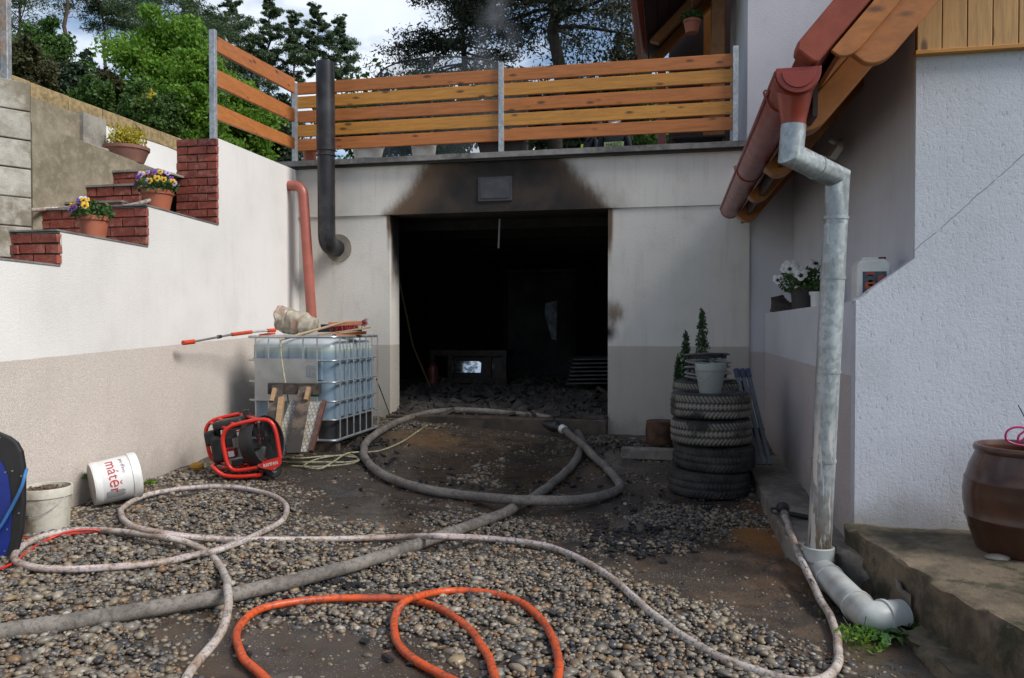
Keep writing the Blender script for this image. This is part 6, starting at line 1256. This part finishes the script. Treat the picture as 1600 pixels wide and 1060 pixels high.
# ------------------------------------------------------------------ trees
def limb(b, a, d, l, r, rg, n=5, droop=0.):
    P = [a]; p = a.copy(); d = d.normalized()
    for i in range(n): d = (d + Vector(rg.normal(size=3)) * .12 + Vector((0, 0, -droop))).normalized(); p = p + d * l / n; P.append(p.copy())
    b.tube(P, [r * (1 - .85 * i / n) for i in range(n + 1)], 6, cap=False); return P
def tree(name, label, px, py_base, py_top, d, mode, crown, wpx, nl, size, mat, bark=M_BARK, seed=0, grp='trees on the hillside', aspect=.35, density=1.0, cat='tree', lean=0, tr_r=None):
    rg = np.random.default_rng(seed); base = atD(px, py_base, d); top = atD(px + lean, py_top, d); base.z = max(2.9, base.z)
    t = thing(name, label, cat, base, group=grp); hgt = top.z - base.z; b = MB(); W = wpx / F * d / 2; r0 = tr_r or hgt * .014
    TP = [base + (top - base) * k / 10 + Vector((rg.normal() * .012 * hgt, rg.normal() * .012 * hgt, 0)) * (k > 0) for k in range(11)]; b.tube(TP, [r0 * (1 - .85 * k / 10) for k in range(11)], 8)
    cs = []; rad = []
    nb = int(26 * density)
    for i in range(nb):
        f = crown + (1 - crown) * ((i + rg.random()) / nb); k = min(9, int(f * 10)); a = TP[k] + (TP[k + 1] - TP[k]) * (f * 10 - k); az = rg.random() * 6.283
        u = (f - crown) / (1 - crown)
        if mode == 'pine': wl = W * (.45 + .55 * math.sin(min(1, u * 1.15 + .12) * math.pi) ** .7) * (.55 + .55 * rg.random()); el = .05 + .5 * u; dr = -.0
        elif mode == 'spruce': wl = W * (1 - u) ** .8 * (.8 + .3 * rg.random()) + .1; el = -.15; dr = .03
        else: wl = W * (.55 + .45 * math.sin(min(1, .2 + u * .75) * math.pi)) * (.6 + .5 * rg.random()); el = .6; dr = 0.0
        P = limb(b, a, Vector((math.cos(az) * math.cos(el), math.sin(az) * math.cos(el), math.sin(el))), wl, r0 * .28 * (1 - .6 * u), rg, 5, dr)
        for q in P[2:]: 
            j = Vector(rg.normal(size=3)) * wl * .08; cs.append(q + j); kk = wl * ((.25 if d > 24 else .34) if mode != 'spruce' else .24) * (.7 + .6 * rg.random()); rad.append((kk, kk, kk * (.55 if mode == 'pine' else .35 if mode == 'spruce' else .8)))
    if mode == 'pine': cs.append(TP[-1]); rad.append((W * .28, W * .28, W * .25))
    b.build('trunk', bark, t, True, ang=180); V, Fc, C = leaves(cs, rad, nl, size, rg, aspect, up=.25 if mode == 'pine' else 0, pw=.75); npmesh('crown', V, Fc, mat, t, C); return t
T = [('tall thin pine with bare trunk before the blue sky gap', 105, 170, -150, 26, .70, 130, 9000, 0), ('tall pine behind the far left post, top beyond the frame', 30, 180, -90, 30, .35, 190, 9000, 0), ('leaning pine with dense dark crown above the bright green bush', 172, 175, -60, 27, .58, 150, 9000, -22),
     ('broad dark pine with its crown above the tall green bush', 245, 190, -70, 29, .38, 200, 12000, 8), ('full dark pine just left of the sloping fence post', 312, 200, -40, 31, .35, 125, 9000, 0), ('bushy pine behind the sloping fence boards', 362, 210, -15, 33, .4, 90, 8000, 0),
     ('tall narrow pine with pointed top right of the bushy pine', 418, 220, -12, 34, .42, 70, 8000, 5), ('slender pine between the pointed pine and the stove pipe', 458, 220, 22, 33, .42, 62, 6500, 0), ('small topped pine just left of the stove pipe', 496, 220, 10, 34, .52, 60, 5500, -2), ('rounded pine just right of the stove pipe top', 527, 220, 30, 34, .50, 66, 6500, 0), ('short dark pine filling the gap before the corner fence post', 395, 225, 55, 32, .3, 80, 6000, 0), ('narrow dark pine behind the sloping fence gap', 340, 215, 30, 36, .35, 70, 6000, 0)]
for i, (lb_, px, pb_, ptp, d, cr, wp_, nl, ln_) in enumerate(T): tree('pine_tree', lb_, px, pb_, ptp, d, 'pine', cr, wp_, int(nl * 2.3), .055 * d / 28, M_PINE, M_BARK, 40 + i, 'pines on the hillside', .26, 1.9, lean=ln_)
tree('spruce_tree', 'small dark spruce standing between the green bushes', 137, 170, 78, 19, 'spruce', .05, 60, 5000, .06, M_SPR, M_BARKD, 9, 'shrubs and small trees on the hillside', .3, 1.6)
for i, (nm, lb_, px, pb_, ptp, d, wp_, nl, mt) in enumerate((('leafy_tree', 'bright green leafy tree at the centre of the hillside', 262, 250, 70, 14, 175, 20000, M_LEAF), ('leafy_tree', 'bright green leafy tree behind the sloping fence post', 320, 255, 100, 13, 110, 10000, M_LEAF), ('leafy_tree', 'darker green leafy tree behind the block wall corner', 70, 190, 62, 15, 120, 10000, M_LEAF2), ('leafy_tree', 'mid green leafy tree behind the lower sloping boards', 385, 275, 150, 14, 110, 8000, M_LEAF), ('leafy_tree', 'deep green bush behind the corner fence post', 435, 285, 175, 15, 100, 7000, M_SPR), ('leafy_bush', 'dark green bush behind the tan edging stones', 115, 200, 120, 14, 90, 7000, M_SPR), ('leafy_bush', 'rusty brown and green hedge right of the far left post', 42, 150, 88, 13, 90, 5000, M_RUST), ('leafy_bush', 'reddish brown tinged bush above the edging stones', 175, 205, 125, 13.4, 60, 3500, M_RUST), ('leafy_bush', 'light green bush low above the edging stones', 150, 195, 140, 12.6, 70, 3500, M_LEAF2), ('leafy_bush', 'low green bush left of the brick pier', 240, 240, 165, 12.5, 120, 7000, M_LEAF2))):
    tree(nm, lb_, px, pb_, ptp, d, 'leaf', .02, wp_, int(nl * 1.9), .037 * d / 14, mt, M_BARKD, 70 + i, 'shrubs and small trees on the hillside', .55, 1.5, cat='bush' if nm == 'leafy_bush' else 'tree', tr_r=.05)
tree('maple_sapling', 'small pale green sapling before the bright green tree', 228, 198, 152, 12.3, 'leaf', .45, 34, 500, .05, M_YEL, M_BARKD, 99, None, .6, .5, tr_r=.014)
tree('larch_tree', 'big dark conifer with drooping sprays behind the terrace', 868, 250, -420, 21, 'pine', .30, 620, 100000, .072, M_LARCH, M_BARKD, 5, None, .3, 3.6, tr_r=.21)
tree('larch_tree', 'slimmer dark conifer left of the big one behind the terrace', 725, 250, -90, 24, 'spruce', .30, 300, 36000, .06, M_LARCH, M_BARKD, 6, None, .3, 2.8, tr_r=.15)
for i, (lb_, px, pb_, ptp, d, wp_, nl, mt) in enumerate((('green bush behind the left planters of the terrace', 560, 262, 190, 22, 170, 5000, M_LEAF2), ('green bush behind the white planters on the terrace', 690, 262, 185, 22, 170, 5000, M_LEAF2), ('dark bush behind the middle fence post', 800, 262, 175, 22.5, 160, 6000, M_SPR), ('dark green bush behind the two people', 910, 262, 165, 23, 180, 7000, M_SPR), ('green bush near the porch post behind the terrace', 1005, 262, 170, 22, 140, 6000, M_LEAF2), ('pale flowering bush left of the porch roof', 985, 262, 60, 26, 80, 6000, M_LARCH))):
    tree('garden_bush', lb_, px, pb_, ptp, d, 'leaf', .02, wp_ * 1.2, int(nl * 1.8), .09, mt, M_BARKD, 120 + i, 'bushes behind the terrace', .5, 1.3, cat='bush', tr_r=.04)
cs = []; rad = []
rg = np.random.default_rng(3)
for i in range(420):
    px = rg.uniform(-120, 1250); d = rg.uniform(44, 60); p = atD(px, 250, d); p.z = 3 + rg.random() * (8.5 + (4 if px < 460 else 0)); cs.append(p); rad.append((2.2, 2.2, 1.3))
V, Fc, C = leaves(cs, rad, 22000, .34, rg, .3); tag(npmesh('distant_forest', V, Fc, M_PINE, None, C), 'dark mass of distant forest behind the trees', 'forest', kind='stuff')
# smoke wisp
n = NT('thin_smoke'); n.t.nodes.remove(n.b); oo = [q for q in n.t.nodes if q.type == 'OUTPUT_MATERIAL'][0]; pv = n.n('ShaderNodeVolumePrincipled'); pv.inputs['Color'].default_value = (.75, .78, .82, 1); P = atD(775, 60, 9.4)
dv = n.n('ShaderNodeVectorMath', operation='DISTANCE'); mp_ = n.n('ShaderNodeMapping'); mp_.inputs['Scale'].default_value = (1, 1, .45); n.L(n.pos, mp_.inputs[0]); n.L(mp_.outputs[0], dv.inputs[0]); dv.inputs[1].default_value = (P.x, P.y, P.z * .45)
dd = n.ma('MULTIPLY', n.ma('MULTIPLY', n.ramp(dv.outputs['Value'], .38, .05), n.ramp(n.noise(3.2, 3, .5), .42, .62)), .9); n.L(dd, pv.inputs['Density']); n.L(pv.outputs[0], oo.inputs['Volume'])
b = MB(); b.ico(P, (.42, .40, .9), 3); tag(b.build('smoke', n.m, None), 'thin grey wisp of smoke rising above the middle fence post', 'smoke', kind='stuff')
